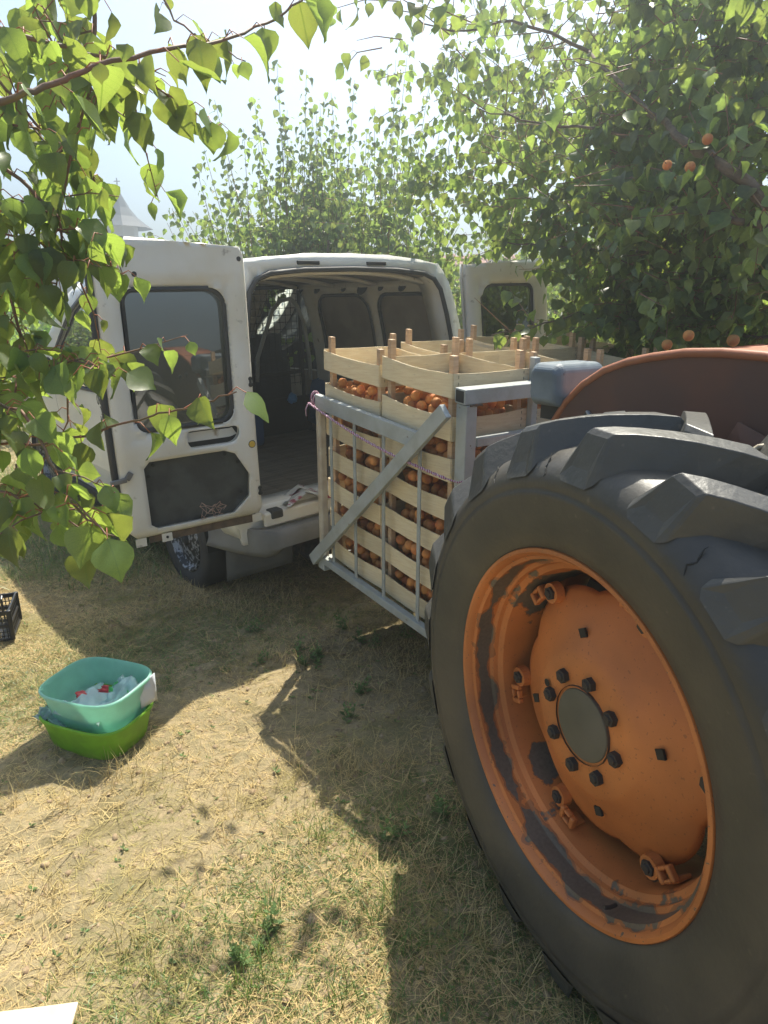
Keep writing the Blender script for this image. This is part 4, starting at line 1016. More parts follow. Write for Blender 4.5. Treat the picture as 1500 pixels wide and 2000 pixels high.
basin('aqua_basin', .360, .275, .135, M['aqua'], (-1.02, 2.095, .095), (R_(3), R_(-2), R_(-21)), 'aqua plastic basin with packets in it, stacked inside the green basin', 'basin')
def film_mat():
    m, N, L, B = nodes('clear_film'); out = N['Material Output']; t = N.new('ShaderNodeBsdfTransparent'); t.inputs[0].default_value = (.85, .95, .93, 1)
    B.inputs['Base Color'].default_value = (.62, .80, .78, 1); B.inputs['Roughness'].default_value = .18
    mx = N.new('ShaderNodeMixShader'); mx.inputs[0].default_value = .48; L.new(t.outputs[0], mx.inputs[1]); L.new(B.outputs[0], mx.inputs[2]); L.new(mx.outputs[0], out.inputs[0]); return m
def crumple(name, w, d, m, loc, rot, label, cat, seed, amp=.02, n=16, th=.001):
    r = random.Random(seed); mb = MB(); from mathutils import noise
    for j in range(n + 1):
        for i in range(n + 1):
            u, v = i / n - .5, j / n - .5; q = Vector((u * 6 + seed, v * 6, 0)); h_ = abs(noise.noise(q)) * amp * 2 + noise.noise(q * 2.7) * amp
            mb.v.append((u * w * (1 + noise.noise(q * .8) * .3), v * d * (1 + noise.noise(q * .9 + Vector((5, 5, 0))) * .3), h_))
    for j in range(n):
        for i in range(n): mb.f.append((j * (n + 1) + i, j * (n + 1) + i + 1, (j + 1) * (n + 1) + i + 1, (j + 1) * (n + 1) + i)); mb.mi.append(0)
    o = mb.build(name, m, None, smooth=True, loc=loc, rot=rot); solid(o, th, 0); return tag(o, label, cat)
M['film'] = film_mat()
crumple('plastic_bag', .20, .19, M['film'], (-1.02, 2.065, .150), (0, 0, -.4), 'crumpled clear plastic bag lying in the aqua basin over the packets', 'bag', 2, .022, 10)
crumple('plastic_bag', .15, .10, M['film'], (-.945, 2.09, .165), (.1, -.5, 1.2), 'small clear plastic bag standing against the right wall of the aqua basin', 'bag', 6, .02, 9)
crumple('red_packet', .09, .045, M['red_p'], (-1.07, 2.115, .150), (.5, .1, .3), 'red packet on the left in the aqua basin', 'packet', 3, .008, 8)
crumple('red_packet', .06, .03, M['red_p'], (-1.005, 2.13, .165), (.5, .1, -.3), 'small dark red packet behind the clear bag in the aqua basin', 'packet', 9, .008, 8)
crumple('green_packet', .09, .05, M['green_pk'], (-.95, 2.11, .168), (.4, .3, -.5), 'green packet on the right in the aqua basin', 'packet', 4, .008, 8)
crumple('plastic_bag', .12, .07, M['film'], (-1.165, 2.04, .110), (.1, .3, -.2), 'clear bag end sticking out between the green and aqua basins', 'bag', 12, .02, 12)
sheet('card', [(0, 0), (.105, .0), (.105, .145), (0, .12)], [], lambda u, v: (-.862 + u * .35 , 2.055 + u * .60 , .135 + v * .75), M['card'], None, step=.05, thick=.0015)
tag(COL.objects['card'], 'stiff white card tucked upright behind the right side of the aqua basin', 'card')
# black plastic crate at the left edge
cr = empty('plastic_crate', (-2.03, 2.72, .004), (0, 0, R_(20)))
tag(cr, 'black plastic lattice crate on the straw at the left edge', 'plastic crate')
cw, cdp, chh = .30, .22, .15
mb = MB(); 
for z in (.004, .075, chh - .012): 
    for a, b in (((0, 0), (cw, 0)), ((cw, 0), (cw, cdp)), ((cw, cdp), (0, cdp)), ((0, cdp), (0, 0))): mb.bar((*a, z), (*b, z), .010, .014 if z < .1 else .022)
for x, y in ((0, 0), (cw, 0), (cw, cdp), (0, cdp)): mb.tube([(x, y, 0), (x, y, chh)], .012, 8)
bevel(mb.build('frame', M['crate_black'], cr), .003)
mb = MB()
for k in range(1, 18):
    x = cw * k / 18; mb.bar((x, 0, .01), (x, 0, chh - .02), .004, .003, (0, 1, 0)); mb.bar((x, cdp, .01), (x, cdp, chh - .02), .004, .003, (0, 1, 0))
for k in range(1, 13):
    y = cdp * k / 13; mb.bar((cw, y, .01), (cw, y, chh - .02), .004, .003, (1, 0, 0)); mb.bar((0, y, .01), (0, y, chh - .02), .004, .003, (1, 0, 0))
for k in range(1, 7):
    z = chh * k / 7
    for a, b in (((0, 0), (cw, 0)), ((cw, 0), (cw, cdp)), ((cw, cdp), (0, cdp))): mb.bar((*a, z), (*b, z), .003, .004)
mb.box((0, 0, 0), (cw, cdp, .004)); mb.build('lattice', M['crate_black'], cr)
mb = MB(); mb.tube([(cw - .02, 0, chh - .01), (cw - .02, .0, chh + .06), (cw - .02, .02, chh + .065)], .006, 8); mb.build('handle', M['crate_black'], cr)
# pale board in the near left corner
o = MB(); o.box((-.45, -.24, 0), (0, 0, .012)); o = bevel(o.build('plywood_board', M['slat'], None), .002); o.location = (-.672, 1.082, .03); o.rotation_euler = (R_(-1), R_(1.5), R_(9))
tag(o, 'pale thin wooden board lying in the straw at the bottom left corner', 'board')
# ================================================================ GRASS, STRAW, WEEDS
def blades(name, pts, length, width, lean, m, label, curl=.5, seg=3, cat='grass', width_var=.4, len_var=.5, seed=1):
    r = np.random.default_rng(seed); n = len(pts)
    az = r.uniform(0, 2 * np.pi, n); Ln = length * (1 + r.uniform(-len_var, len_var, n)); wd = width * (1 + r.uniform(-width_var, width_var, n))
    el = lean + r.normal(0, .22, n)                      # elevation of the first segment
    cu = r.normal(curl, .35, n)
    P = pts.copy(); V = []; sd_ = np.stack([-np.sin(az), np.cos(az), 0 * az], -1); rows = []
    tw = r.uniform(-.6, .6, n); sdv = sd_ * np.cos(tw)[:, None] + np.array([0, 0, 1]) * np.sin(tw)[:, None]
    for s_ in range(seg + 1):
        t = s_ / seg; w_ = wd * (1 - t * .85) * .5
        rows.append(P - sdv * w_[:, None]); rows.append(P + sdv * w_[:, None])
        e = el - cu * t; st = Ln / seg
        az2 = az + tw * t * .8
        P = P + np.stack([np.cos(az2) * np.cos(e), np.sin(az2) * np.cos(e), np.sin(e)], -1) * st[:, None]
        P[:, 2] = np.maximum(P[:, 2], pts[:, 2] + .001)
    V = np.stack(rows, 1); k = V.shape[1]; F = []
    for s_ in range(seg): F.append([2 * s_, 2 * s_ + 1, 2 * s_ + 3, 2 * s_ + 2])
    F = (np.array(F)[None] + (np.arange(n) * k)[:, None, None]).reshape(-1, 4)
    return tag(link(name, np_mesh(name, V.reshape(-1, 3), F, m, tint=np.repeat(r.random(n), k))), label, cat, kind='stuff')
def gpts(n, x0, x1, y0, y1, seed, patch=None, pw=1.0):
    r = np.random.default_rng(seed); x = r.uniform(x0, x1, n * 2); y = y0 + (y1 - y0) * r.random(n * 2) ** pw
    if patch is not None:
        k = patch; f = np.sin(k * x + 1.7 * np.sin(k * .7 * y + seed)) + np.sin(k * 1.3 * y - 2 * np.cos(k * .6 * x + seed)) + r.normal(0, .45, len(x))
        keep = f > .5; x, y = x[keep], y[keep]
    x, y = x[:n], y[:n]; vis = (np.abs(x) < .80 * y + .35)
    x, y = x[vis], y[vis]
    z = gnoise(x, y) * np.clip((9 - np.hypot(x, y - 2)) / 3, 0, 1) - .002
    return np.stack([x, y, z], -1)
M['litter'] = mat('brown_litter', (.20, .14, .07), .8, col2=(.32, .23, .12), scale=9, col3=(.12, .12, .05), s3=3, lo3=.5, hi3=.6)
blades('straw', gpts(80000, -2.6, 1.6, .85, 4.2, 1, 2.1), .055, .0026, .14, M['straw'], 'dry yellow straw strewn over the soil', .25, 2, 'straw', seed=1)
blades('straw', gpts(120000, -2.6, 1.6, .85, 4.2, 11, None), .040, .0022, .12, M['straw'], 'thin dry straw bits scattered all over the soil', .2, 2, 'straw', seed=2)
blades('dry_grass', gpts(34000, -2.6, 1.6, .9, 4.5, 3, 3.3), .060, .0022, .85, M['straw'], 'short dry grass tufts standing in the straw', .7, 3, 'grass', seed=3)
blades('long_straw', gpts(2600, -2.2, 1.2, .9, 4, 5, None), .13, .0028, .16, M['straw'], 'long bleached stalks lying on the soil', .2, 5, 'straw', seed=5)
blades('green_grass', gpts(120000, -2.8, 2.4, .95, 5.0, 6, 2.3), .034, .0028, .55, M['grass'], 'short green grass growing through the straw', .9, 3, seed=6)
blades('brown_litter', gpts(50000, -2.6, 1.6, .85, 4.4, 17, 1.5), .030, .0034, .05, M['litter'], 'brown dead grass and leaf bits trodden into the soil', .3, 2, 'litter', seed=9)
blades('green_grass', gpts(60000, -6, 6, 3.4, 10, 7, 1.7, .8), .09, .005, .9, M['grass'], 'green grass around and beyond the van', .8, 2, seed=7)
blades('dry_grass', gpts(40000, -8, 8, 3.6, 12, 8, None, .8), .09, .006, .6, M['straw'], 'dry grass around and beyond the van', .6, 2, seed=8)
def tufts(name, spots, n, length, width, m, label, seed, spread=.02, lean=1.15):
    r = np.random.default_rng(seed); pts = []
    for (x, y) in spots:
        for _ in range(n): a = x + r.normal(0, spread); b = y + r.normal(0, spread); pts.append((a, b, gz(a, b) - .002))
    return blades(name, np.array(pts), length, width, lean, m, label, 1.0, 4, seed=seed)
tufts('grass_tuft', [(.02, 1.36), (-.02, 1.32), (.06, 1.25), (-.29, 1.22), (-.27, 1.16), (-.33, 1.14), (-.1, 1.12), (-.2, 1.6), (-.31, 1.33)], 26, .075, .0032, M['grass'], 'taller green grass tufts near the shadow edge', 21)
tufts('dry_tuft', [(-1.9, 2.9), (-1.4, 2.95), (-1.32, 2.75), (-.55, 2.66), (-.48, 2.62), (-.40, 2.6), (-.62, 2.5), (-.9, 1.85), (-.78, 1.85), (-.15, 1.95), (-.1, 1.92), (.02, 1.95), (-.3, 1.9), (-1.2, 1.75), (-1.0, 1.72), (-.6, 1.25), (-.5, 1.18), (-.9, 1.4)], 34, .10, .0022, M['straw'], 'dry standing grass tufts with seed stalks', 22, .035, 1.2)
def weeds(spots, seed):
    """small leafy weeds: stems with whorls of narrow leaves"""
    r = np.random.default_rng(seed); mb = MB(); V = []; F = []; T_ = []
    for (x, y, h_, nl) in spots:
        z0 = gz(x, y)
        for s_ in range(int(r.integers(2, 5))):
            ax = r.uniform(-.35, .35); ay = r.uniform(-.35, .35); hh = h_ * r.uniform(.6, 1.1)
            for k in range(nl):
                t = (k + .5) / nl; c = np.array([x + ax * hh * t + r.normal(0, .002), y + ay * hh * t, z0 + hh * t]); a = k * 2.4 + r.uniform(0, .5)
                L_ = (.014 + .18 * h_) * (1.1 - t * .6) * r.uniform(.7, 1.2); w_ = L_ * .24; e = .35 + t * .8
                d = np.array([math.cos(a) * math.cos(e), math.sin(a) * math.cos(e), math.sin(e)]); s2 = np.array([-math.sin(a), math.cos(a), 0])
                b = len(V); V += [c, c + d * L_ * .5 + s2 * w_, c + d * L_ - np.array([0, 0, .15 * L_]), c + d * L_ * .5 - s2 * w_]; F.append((b, b + 1, b + 2, b + 3)); T_ += [r.random()] * 4
    return V, F, T_
sp = []
rw = np.random.default_rng(5)
for (x, y) in [(-.53, 2.62), (-.36, 2.68), (-.30, 2.66), (-.34, 2.60), (-.27, 2.62), (-.10, 2.78), (-.05, 2.74), (-.2, 2.9), (-.62, 2.9), (-.33, 1.2), (-.28, 1.28), (.18, 1.7), (.02, 1.6), (.10, 2.87), (.2, 2.95), (-.16, 2.2), (-.1, 2.4)]:
    for _ in range(3): sp.append((x + rw.normal(0, .02), y + rw.normal(0, .02), rw.uniform(.03, .09), 9))
for _ in range(420):
    x = rw.uniform(-2.2, 1.0); y = rw.uniform(1.0, 4.2); sp.append((x, y, abs(rw.normal(0, .010)) + .003, int(rw.integers(2, 5))))
V, F, T_ = weeds(sp, 8)
tag(link('weeds', np_mesh('weeds', np.array(V), np.array(F), M['weed'], False, np.array(T_))), 'small leafy green weeds sprouting in the straw', 'weeds', kind='stuff')
# clods and pebbles
r = np.random.default_rng(12); V = []; F = []
cube = np.array([(-1, -1, -1), (1, -1, -1), (1, 1, -1), (-1, 1, -1), (-.7, -.6, 1), (.6, -.7, 1), (.7, .6, 1), (-.6, .7, 1)], float) * .5
cf = [(0, 3, 2, 1), (4, 5, 6, 7), (0, 1, 5, 4), (1, 2, 6, 5), (2, 3, 7, 6), (3, 0, 4, 7)]
for p in gpts(5200, -2.4, 1.4, .9, 4, 15):
    s_ = abs(r.normal(0, .004)) + .002; b = len(V); a = r.uniform(0, 6.28); R2 = np.array([[math.cos(a), -math.sin(a), 0], [math.sin(a), math.cos(a), 0], [0, 0, .7]])
    V += list((cube + r.normal(0, .12, cube.shape)) @ R2.T * s_ * 2 + p); F += [tuple(b + i for i in f) for f in cf]
tag(link('clods', np_mesh('clods', np.array(V), np.array(F), mat('soil_clod', (.36, .27, .16), .95, col2=(.28, .2, .12), scale=30), True)), 'small clods of dry earth among the straw', 'soil', kind='stuff')

# ================================================================ TREES
def leaf_geo(L, W, fold=.25, droop=.25, n=5, seed=0):
    """pointed ovate leaf: base at origin, along +Y, folded on the midrib; returns verts, quads"""
    rr = random.Random(seed); V = []; F = []
    prof = [0.03, .40, .50, .47, .34, .13, 0.0] if n == 6 else [.04, .43, .50, .40, .17, 0.0]
    m_ = len(prof) - 1
    for i, w in enumerate(prof):
        t = i / m_; y = L * t * (1 - .08 * t); z = -droop * L * t * t; hw = W * w
        wav = rr.uniform(-.055, .055) * L
        V += [(-hw, y, z + hw * fold + wav), (0, y, z), (hw, y, z + hw * fold - wav)]
    for i in range(m_):
        for k in (0, 1): F.append((i * 3 + k, i * 3 + k + 1, i * 3 + 4 + k, i * 3 + 3 + k))
    return np.array(V), np.array(F)
LEAVES = [leaf_geo(1, w, f, d, s_, sd_) for w, f, d, s_, sd_ in ((.86, .35, .25, 6, 1), (.92, .16, .45, 6, 2), (.76, .60, .15, 6, 3), (.98, .22, -.1, 6, 4), (.80, .75, .50, 6, 5), (.90, -.15, .3, 6, 6), (.72, .30, .60, 6, 7), (.88, .9, .1, 6, 8))]
def leaf_frame(d, nrm):
    y = d / np.linalg.norm(d); z = nrm - y * (nrm @ y); z /= max(1e-6, np.linalg.norm(z)); x = np.cross(y, z); return np.stack([x, y, z], 1)
camp = np.array([0, 0, 1.5])
def in_view(P, mrg=1.02):
    c, s_ = math.cos(R_(17.1)), math.sin(R_(17.1)); d = P - camp; z = d[:, 1] * c - d[:, 2] * s_; x = d[:, 0]; y = d[:, 1] * s_ + d[:, 2] * c
    return (z > .2) & (np.abs(x / np.maximum(z, .01)) < 750 / 1300 * mrg) & (np.abs(y / np.maximum(z, .01)) < 1000 / 1300 * mrg), z
def add_leaves(parent, leaves, leaf_m, n_single, big_sp=True):
    """leaves: list of (pos, dir, normal, size). The ones that show largest become objects, the rest one foliage mesh."""
    r = np.random.default_rng(len(leaves)); P = np.array([l[0] for l in leaves]); ok, z = in_view(P); size = np.array([l[3] for l in leaves])
    score = np.where(ok, size / z, 0); order = np.argsort(-score); single = set(order[:n_single].tolist())
    if n_single:
        lme = []
        for V, F in LEAVES:
            me = np_mesh('leaf', V, F, leaf_m, True); lme.append(me)
    acc = {}
    vi = r.integers(0, len(LEAVES), len(leaves))
    VV = []; FF = []; TT = []; nv = 0
    for i, (p, d, nrm, s_) in enumerate(leaves):
        Fm = leaf_frame(np.asarray(d, float), np.asarray(nrm, float))
        if i in single:
            o = bpy.data.objects.new('leaf', lme[vi[i]]); COL.objects.link(o); o.parent = parent
            Mx = Matrix([[*(Fm[k] * s_), p[k]] for k in range(3)] + [[0, 0, 0, 1]]); o.matrix_local = Mx
        else:
            V, F = LEAVES[vi[i]]; VV.append(V * s_ @ Fm.T + p); FF.append(F + nv); nv += len(V); TT.append(np.full(len(V), r.random()))
    if VV:
        o = link('foliage', np_mesh('foliage', np.concatenate(VV), np.concatenate(FF), leaf_m, True, np.concatenate(TT)), parent); tag(o, kind='stuff')
SL = np.array([.158, .578, 1.0])
def shades(p, z0, box):
    h_ = p[2] - z0
    if h_ <= 0: return False
    x = p[0] - SL[0] * h_; y = p[1] - SL[1] * h_; return box[0] < x < box[2] and box[1] < y < box[3]
def twig_leaves(pts, size, step, r, out, pet, hang=.7, clear=None, spread=1.0, both=True):
    """leaves alternate along a polyline; pet collects petiole tubes"""
    P = [np.array(p, float) for p in pts]; seg = [np.linalg.norm(b - a) for a, b in zip(P, P[1:])]; Lt = sum(seg); t = step * .5; k = 0; az = r.uniform(0, 6.28)
    while t < Lt:
        u = t; i = 0
        while i < len(seg) - 1 and u > seg[i]: u -= seg[i]; i += 1
        q = P[i] + (P[i + 1] - P[i]) * (u / max(seg[i], 1e-6)); ax = (P[i + 1] - P[i]) / max(seg[i], 1e-6)
        az += 2.4 + r.uniform(-.5, .5); side_ = np.array([math.cos(az), math.sin(az), r.uniform(-.2, .6)]); side_ -= ax * (side_ @ ax) * .7
        side_ /= np.linalg.norm(side_)
        pl = size * r.uniform(.35, .6); q2 = q + (side_ * .8 + ax * .4 + np.array([0, 0, -.15])) * pl
        d = side_ * (1 - hang) + ax * .25 + np.array([0, 0, -hang * r.uniform(.6, 1.5)]) + r.normal(0, .18, 3)
        nrm = side_ * r.uniform(.2, 1) + np.array([0, 0, .6]) + r.normal(0, .35, 3)
        s_ = size * r.choice([r.uniform(.42, .8), r.uniform(.8, 1.22)], p=[.3, .7])
        if clear is None or not clear(q2):
            out.append((q2, d, nrm, s_)); pet.append((q, q2, s_))
        t += step * r.uniform(.6, 1.4); k += 1
def petioles(parent, pet, m, rad=.0011, every=1):
    mb = MB()
    for a, b, s_ in pet[::every]:
        mid = (a + b) / 2 + np.array([0, 0, .012 * s_ / .07]); mb.tube([a, mid, b], [rad * 1.2, rad, rad * .9], 4, False)
    if mb.v: tag(mb.build('leaf_stalks', m, parent, smooth=True), kind='stuff')
def branch(parent, pts, r0, m, name='branch', r1=None, wob=.006, seed=0):
    rr = random.Random(seed); P = [Vector(p) for p in pts]; Q = [P[0]]
    for a, b in zip(P, P[1:]):
        for k in range(1, 5): Q.append(a.lerp(b, k / 4) + Vector([rr.uniform(-wob, wob) * (k < 4) for _ in range(3)]))
    n = len(Q); r1 = r1 or r0 * .3
    return MB().tube(Q, [r0 + (r1 - r0) * i / (n - 1) for i in range(n)], 7).build(name, m, parent, smooth=True)
def clumps(blobs, size, step, r, out, pet, twl=(.10, .26), clear=None, tw=None, up=0):
    for c, rad, n in blobs:
        for _ in range(n):
            o = np.array(c) + r.normal(0, .5, 3) * rad; d = r.normal(0, 1, 3); d[2] = d[2] * .5 + up; d /= np.linalg.norm(d); L_ = r.uniform(*twl)
            pts = [o, o + d * L_ * .5 + r.normal(0, .01, 3), o + d * L_ + np.array([0, 0, -.02])]
            if clear is not None and clear(pts[1]): continue
            twig_leaves(pts, size, step, r, out, pet, clear=clear)
            if tw is not None: tw.tube(pts, [.0025, .002, .001], 5, False)
LB=[
 ([(-0.617,1.12,1.773),(-0.559,1.15,1.804),(-0.515,1.18,1.83),(-0.464,1.22,1.866),(-0.362,1.3,1.916),(-0.296,1.4,1.96),(-0.226,1.5,2.022),(-0.161,1.55,2.078),(-0.129,1.6,2.132)],0.007,1),
 ([(-0.691,1.3,1.956),(-0.598,1.35,1.943),(-0.512,1.4,1.936),(-0.457,1.45,1.918),(-0.425,1.5,1.897)],0.006,1.6),
 ([(-0.543,1.5,2.093),(-0.558,1.5,2.01),(-0.581,1.5,1.906),(-0.64,1.5,1.778),(-0.684,1.5,1.653),(-0.719,1.45,1.54)],0.006,1.7),
 ([(-0.835,1.5,1.815),(-0.743,1.5,1.75),(-0.679,1.5,1.683),(-0.675,1.5,1.603),(-0.7,1.5,1.542)],0.006,1.7),
 ([(-0.929,1.6,1.632),(-0.851,1.6,1.545),(-0.844,1.6,1.408),(-0.841,1.5,1.28),(-0.908,1.5,1.162)],0.006,1.6),
 ([(-0.946,1.5,1.21),(-0.781,1.45,1.208),(-0.631,1.4,1.238),(-0.515,1.36,1.277),(-0.433,1.34,1.298),(-0.349,1.3,1.322),(-0.281,1.28,1.346)],0.004,0.85),
 ([(-0.804,1.3,1.339),(-0.682,1.25,1.316),(-0.62,1.2,1.249),(-0.586,1.17,1.189),(-0.525,1.12,1.141),(-0.47,1.1,1.117)],0.0045,1.2),
 ([(-0.901,1.5,1.457),(-0.783,1.45,1.406),(-0.707,1.42,1.382),(-0.621,1.4,1.399),(-0.537,1.35,1.368)],0.005,1.4),
 ([(-0.838,1.3,1.154),(-0.747,1.25,1.157),(-0.654,1.2,1.146),(-0.618,1.2,1.131)],0.004,1.3),
 ([(-0.914,1.7,2.039),(-0.817,1.7,1.94),(-0.761,1.75,1.846),(-0.694,1.75,1.803)],0.005,1.5),
 ([(-0.758,1.7,2.172),(-0.739,1.7,2.078),(-0.725,1.7,1.94),(-0.692,1.75,1.911)],0.005,1.4),
 ([(-0.552,1.9,2.251),(-0.511,1.9,2.167),(-0.415,1.9,2.113),(-0.342,1.9,2.081)],0.004,1),
]
RB=[
 ([(1.473,2.3,1.658),(1.241,2.35,1.824),(1.117,2.4,1.93),(1.033,2.5,2.018),(0.947,2.8,2.224),(0.876,3.3,2.546)],0.026),
 ([(1.483,2.3,1.611),(1.262,2.4,1.761),(1.091,2.45,1.806),(1.01,2.6,1.833),(0.97,3.2,1.931)],0.017),
 ([(1.701,2.6,1.5),(1.575,2.9,1.641),(1.336,3.1,1.734),(1.066,3.3,1.749),(0.777,3.5,1.792),(0.541,3.6,1.82)],0.012),
 ([(1.716,2.6,1.426),(1.577,2.9,1.376),(1.384,3.1,1.379),(1.187,3.2,1.409),(0.924,3.3,1.477),(0.688,3.2,1.409),(0.484,3.1,1.379)],0.009),
 ([(1.442,2.4,1.975),(1.341,2.6,2.249),(1.276,2.8,2.545),(1.245,3,2.782)],0.02),
 ([(0.876,3.3,2.546),(0.557,3.4,2.693),(0.291,3.4,2.655),(0.067,3.4,2.731)],0.008),
 ([(1.198,2.9,2.101),(0.955,3.1,2.19),(0.675,3.3,2.275),(0.415,3.4,2.359)],0.009),
]
LC=[
 ((-0.756,1.6,1.787),0.18,12),
 ((-0.755,1.6,1.642),0.12,10),
 ((-0.88,1.7,1.547),0.2,10),
 ((-0.878,1.6,1.385),0.16,8),
 ((-0.595,1.5,1.993),0.18,9),
 ((-0.774,1.5,1.932),0.2,6),
 ((-0.592,1.6,1.942),0.12,5),
 ((-0.759,1.4,1.184),0.13,8),
 ((-0.784,1.35,1.073),0.07,3),
 ((-0.687,1.5,1.314),0.05,2),
]
RC=[
 ((1.066,3.2,2.478),0.62,40),
 ((1.399,3,2.417),0.6,36),
 ((0.76,3.5,2.689),0.45,24),
 ((1.263,3,1.943),0.5,34),
 ((1.568,2.95,1.723),0.35,20),
 ((0.943,3.4,2.131),0.42,26),
 ((0.586,3.5,2.509),0.36,16),
 ((0.3,3.5,2.689),0.3,9),
 ((0.522,3.6,2.213),0.25,8),
 ((1.275,3.3,1.592),0.32,20),
 ((0.928,3.6,1.808),0.13,3),
 ((0.678,3.65,1.844),0.08,2),
 ((1.434,3,1.5),0.26,16),
 ((1.122,3.4,1.524),0.16,7),
 ((0.886,3.6,2.008),0.18,7),
 ((1.624,3,1.415),0.2,8),
 ((1.159,3,2.57),0.5,24),
 ((1.538,3,2.186),0.4,15),
 ((0.094,3.6,2.824),0.16,4),
 ((0.186,2.8,2.372),0.13,3),
 ((0.095,2.9,2.502),0.15,3),
 ((0.974,4.8,2.742),0.6,26),
 ((0.363,5.2,2.367),0.3,10),
 ((0.877,5,2.238),0.35,12),
 ((0.5,5,3.028),0.4,12),
 ((1.352,4.6,2.552),0.6,24),
 ((1.63,5.2,1.645),0.3,12),
 ((1.655,4.2,1.845),0.5,22),
 ((2.051,4.2,1.617),0.4,18),
]
FRUITS=[(1.041,2.4,2.017,0.82),(0.996,2.4,1.936,0.82),(0.94,2.45,1.951,0.75),(1.322,2.6,1.38,1.1),(1.151,2.6,1.398,1),(1.115,2.7,1.359,1)]
HAZE=.022
# ---- apricot tree on the left, hanging over the camera's left side
r = np.random.default_rng(3)
LT = empty('apricot_tree', (-1.9, 1.0, 0)); LO = np.array([-1.9, 1.0, 0])
tag(LT, 'apricot tree at the left whose big backlit leaves hang close over the scene', 'tree')
def loc_(p): return tuple(np.array(p, float) - LO)
branch(LT, [(0, 0, -.05), (.03, .02, .5), (-.02, .05, 1.0), (.1, .05, 1.35)], .085, M['bark'], 'trunk', .06, .012)
for i, e in enumerate([(.1, .05, 1.35, -.617 + 1.9, .12, 1.70), (.1, .05, 1.35, .55, .5, 2.3), (.08, .05, 1.3, .9, .6, 1.55), (0, .05, 1.1, .75, .3, 1.15), (.1, .05, 1.35, -.5, -.4, 2.2)]):
    a, b = np.array(e[:3]), np.array(e[3:]); branch(LT, [a, (a + b) / 2 + np.array([0, 0, .08]), b], .035, M['bark'], 'branch', .012, .01, i)
out = []; pet = []; tw = MB()
for i, (pts, r0, dens) in enumerate(LB):
    L_ = [loc_(p) for p in pts]; branch(LT, L_, r0 * .8, M['twig'], 'twig', .0015, .004, 10 + i)
    twig_leaves(L_, .072, .040 / dens, r, out, pet, hang=.72)
    # side shoots
    if dens > 1.1:
        for k in range(int(3.4 * dens)):
            j = r.integers(0, len(L_) - 1); q = np.array(L_[j]) + (np.array(L_[j + 1]) - np.array(L_[j])) * r.random(); d = r.normal(0, 1, 3); d[1] *= .5; d[2] = d[2] * .4 - .2; d /= np.linalg.norm(d)
            pp = [q, q + d * .06, q + d * .12 + np.array([0, 0, -.015])]; twig_leaves(pp, .066, .03, r, out, pet); tw.tube(pp, [.002, .0016, .001], 5, False)
clumps([((np.array(c) - LO), rad, int(n * .55)) for *c_, rad, n in LC for c in [c_[0] if len(c_) == 1 else c_]], .066, .032, r, out, pet, tw=tw)
tag(tw.build('twigs', M['twig'], LT, smooth=True), kind='stuff'); petioles(LT, pet, M['petiole'])
add_leaves(LT, out, M['leafA'], 300)
# ---- big apricot tree on the right
RT = empty('apricot_tree', (2.75, 3.2, 0)); RO = np.array([2.75, 3.2, 0])
tag(RT, 'dense dark apricot tree with ripe fruit leaning in from the right over the tractor', 'tree')
branch(RT, [(0, 0, -.05), (-.03, .02, .5), (-.02, .0, 1.0), (-.1, -.05, 1.5)], .13, M['bark'], 'trunk', .10, .015)
def rclear(p):
    q = p + RO
    for z0, bx, pr in ((1.31, (-.25, 2.1, .75, 3.1), .86), (1.25, (.1, .5, .75, 2.0), .95), (0, (-2.2, 1.62, -.15, 2.8), .93)):
        if shades(q, z0, bx): return r.random() < pr
    return False
out = []; pet = []; tw = MB()
for i, (pts, r0) in enumerate(RB):
    L_ = [tuple(np.array(p) - RO) for p in pts]; branch(RT, L_, r0, M['bark'], 'branch', r0 * .25, .010, 30 + i); twig_leaves(L_[1:], .070, .035, r, out, pet, clear=rclear if i > 3 else None)
    for k in range(10):
        j = r.integers(0, len(L_) - 1); q = np.array(L_[j]) + (np.array(L_[j + 1]) - np.array(L_[j])) * r.random(); d = r.normal(0, 1, 3); d /= np.linalg.norm(d)
        pp = [q, q + d * .12, q + d * .24]; twig_leaves(pp, .066, .035, r, out, pet, clear=rclear); tw.tube(pp, [.003, .002, .001], 5, False)
for a, b in (((-.1, -.05, 1.5), (-.7, -.3, 1.9)), ((-.1, -.05, 1.5), (-.1, .3, 2.4)), ((-.1, -.05, 1.5), (-.7, .4, 1.7)), ((-.02, 0, 1.2), (-.6, -.4, 1.45))): branch(RT, [a, b], .06, M['bark'], 'branch', .03, .01)
clumps([(np.array(c) - RO, rad, int(n * 3.9)) for *c_, rad, n in RC for c in [c_[0] if len(c_) == 1 else c_]], .066, .034, r, out, pet, (.14, .34), rclear, tw)
# crown carried on above and outside the frame
clumps([(np.array(c), rad, n) for c, rad, n in (((0, .2, 2.8), .9, 60), ((.6, 0, 2.2), .8, 50), ((-.6, .6, 3.4), .7, 20), ((.5, .9, 2.0), .7, 30))], .066, .045, r, out, pet, (.14, .34), rclear, tw)
tag(tw.build('twigs', M['twig'], RT, smooth=True), kind='stuff'); petioles(RT, pet, M['petiole'], .001, 4)
add_leaves(RT, out, M['leafB'], 300)
FN = ['highest hanging apricot on the dark branch at the right', 'hanging apricot left below the highest one', 'leftmost small apricot of the three on the dark branch', 'hanging apricot just above the fender at the far right', 'lowest hanging apricot over the fender middle', 'apricot hanging low beside the crates, leftmost of the low ones']
for (u, v, w, s_), fl in zip(FRUITS, FN):
    o = link('apricot', apm[1], None, (u, v, w)); o.scale = (s_,) * 3
    tag(o, fl, 'apricot', 'apricots hanging in the right tree')
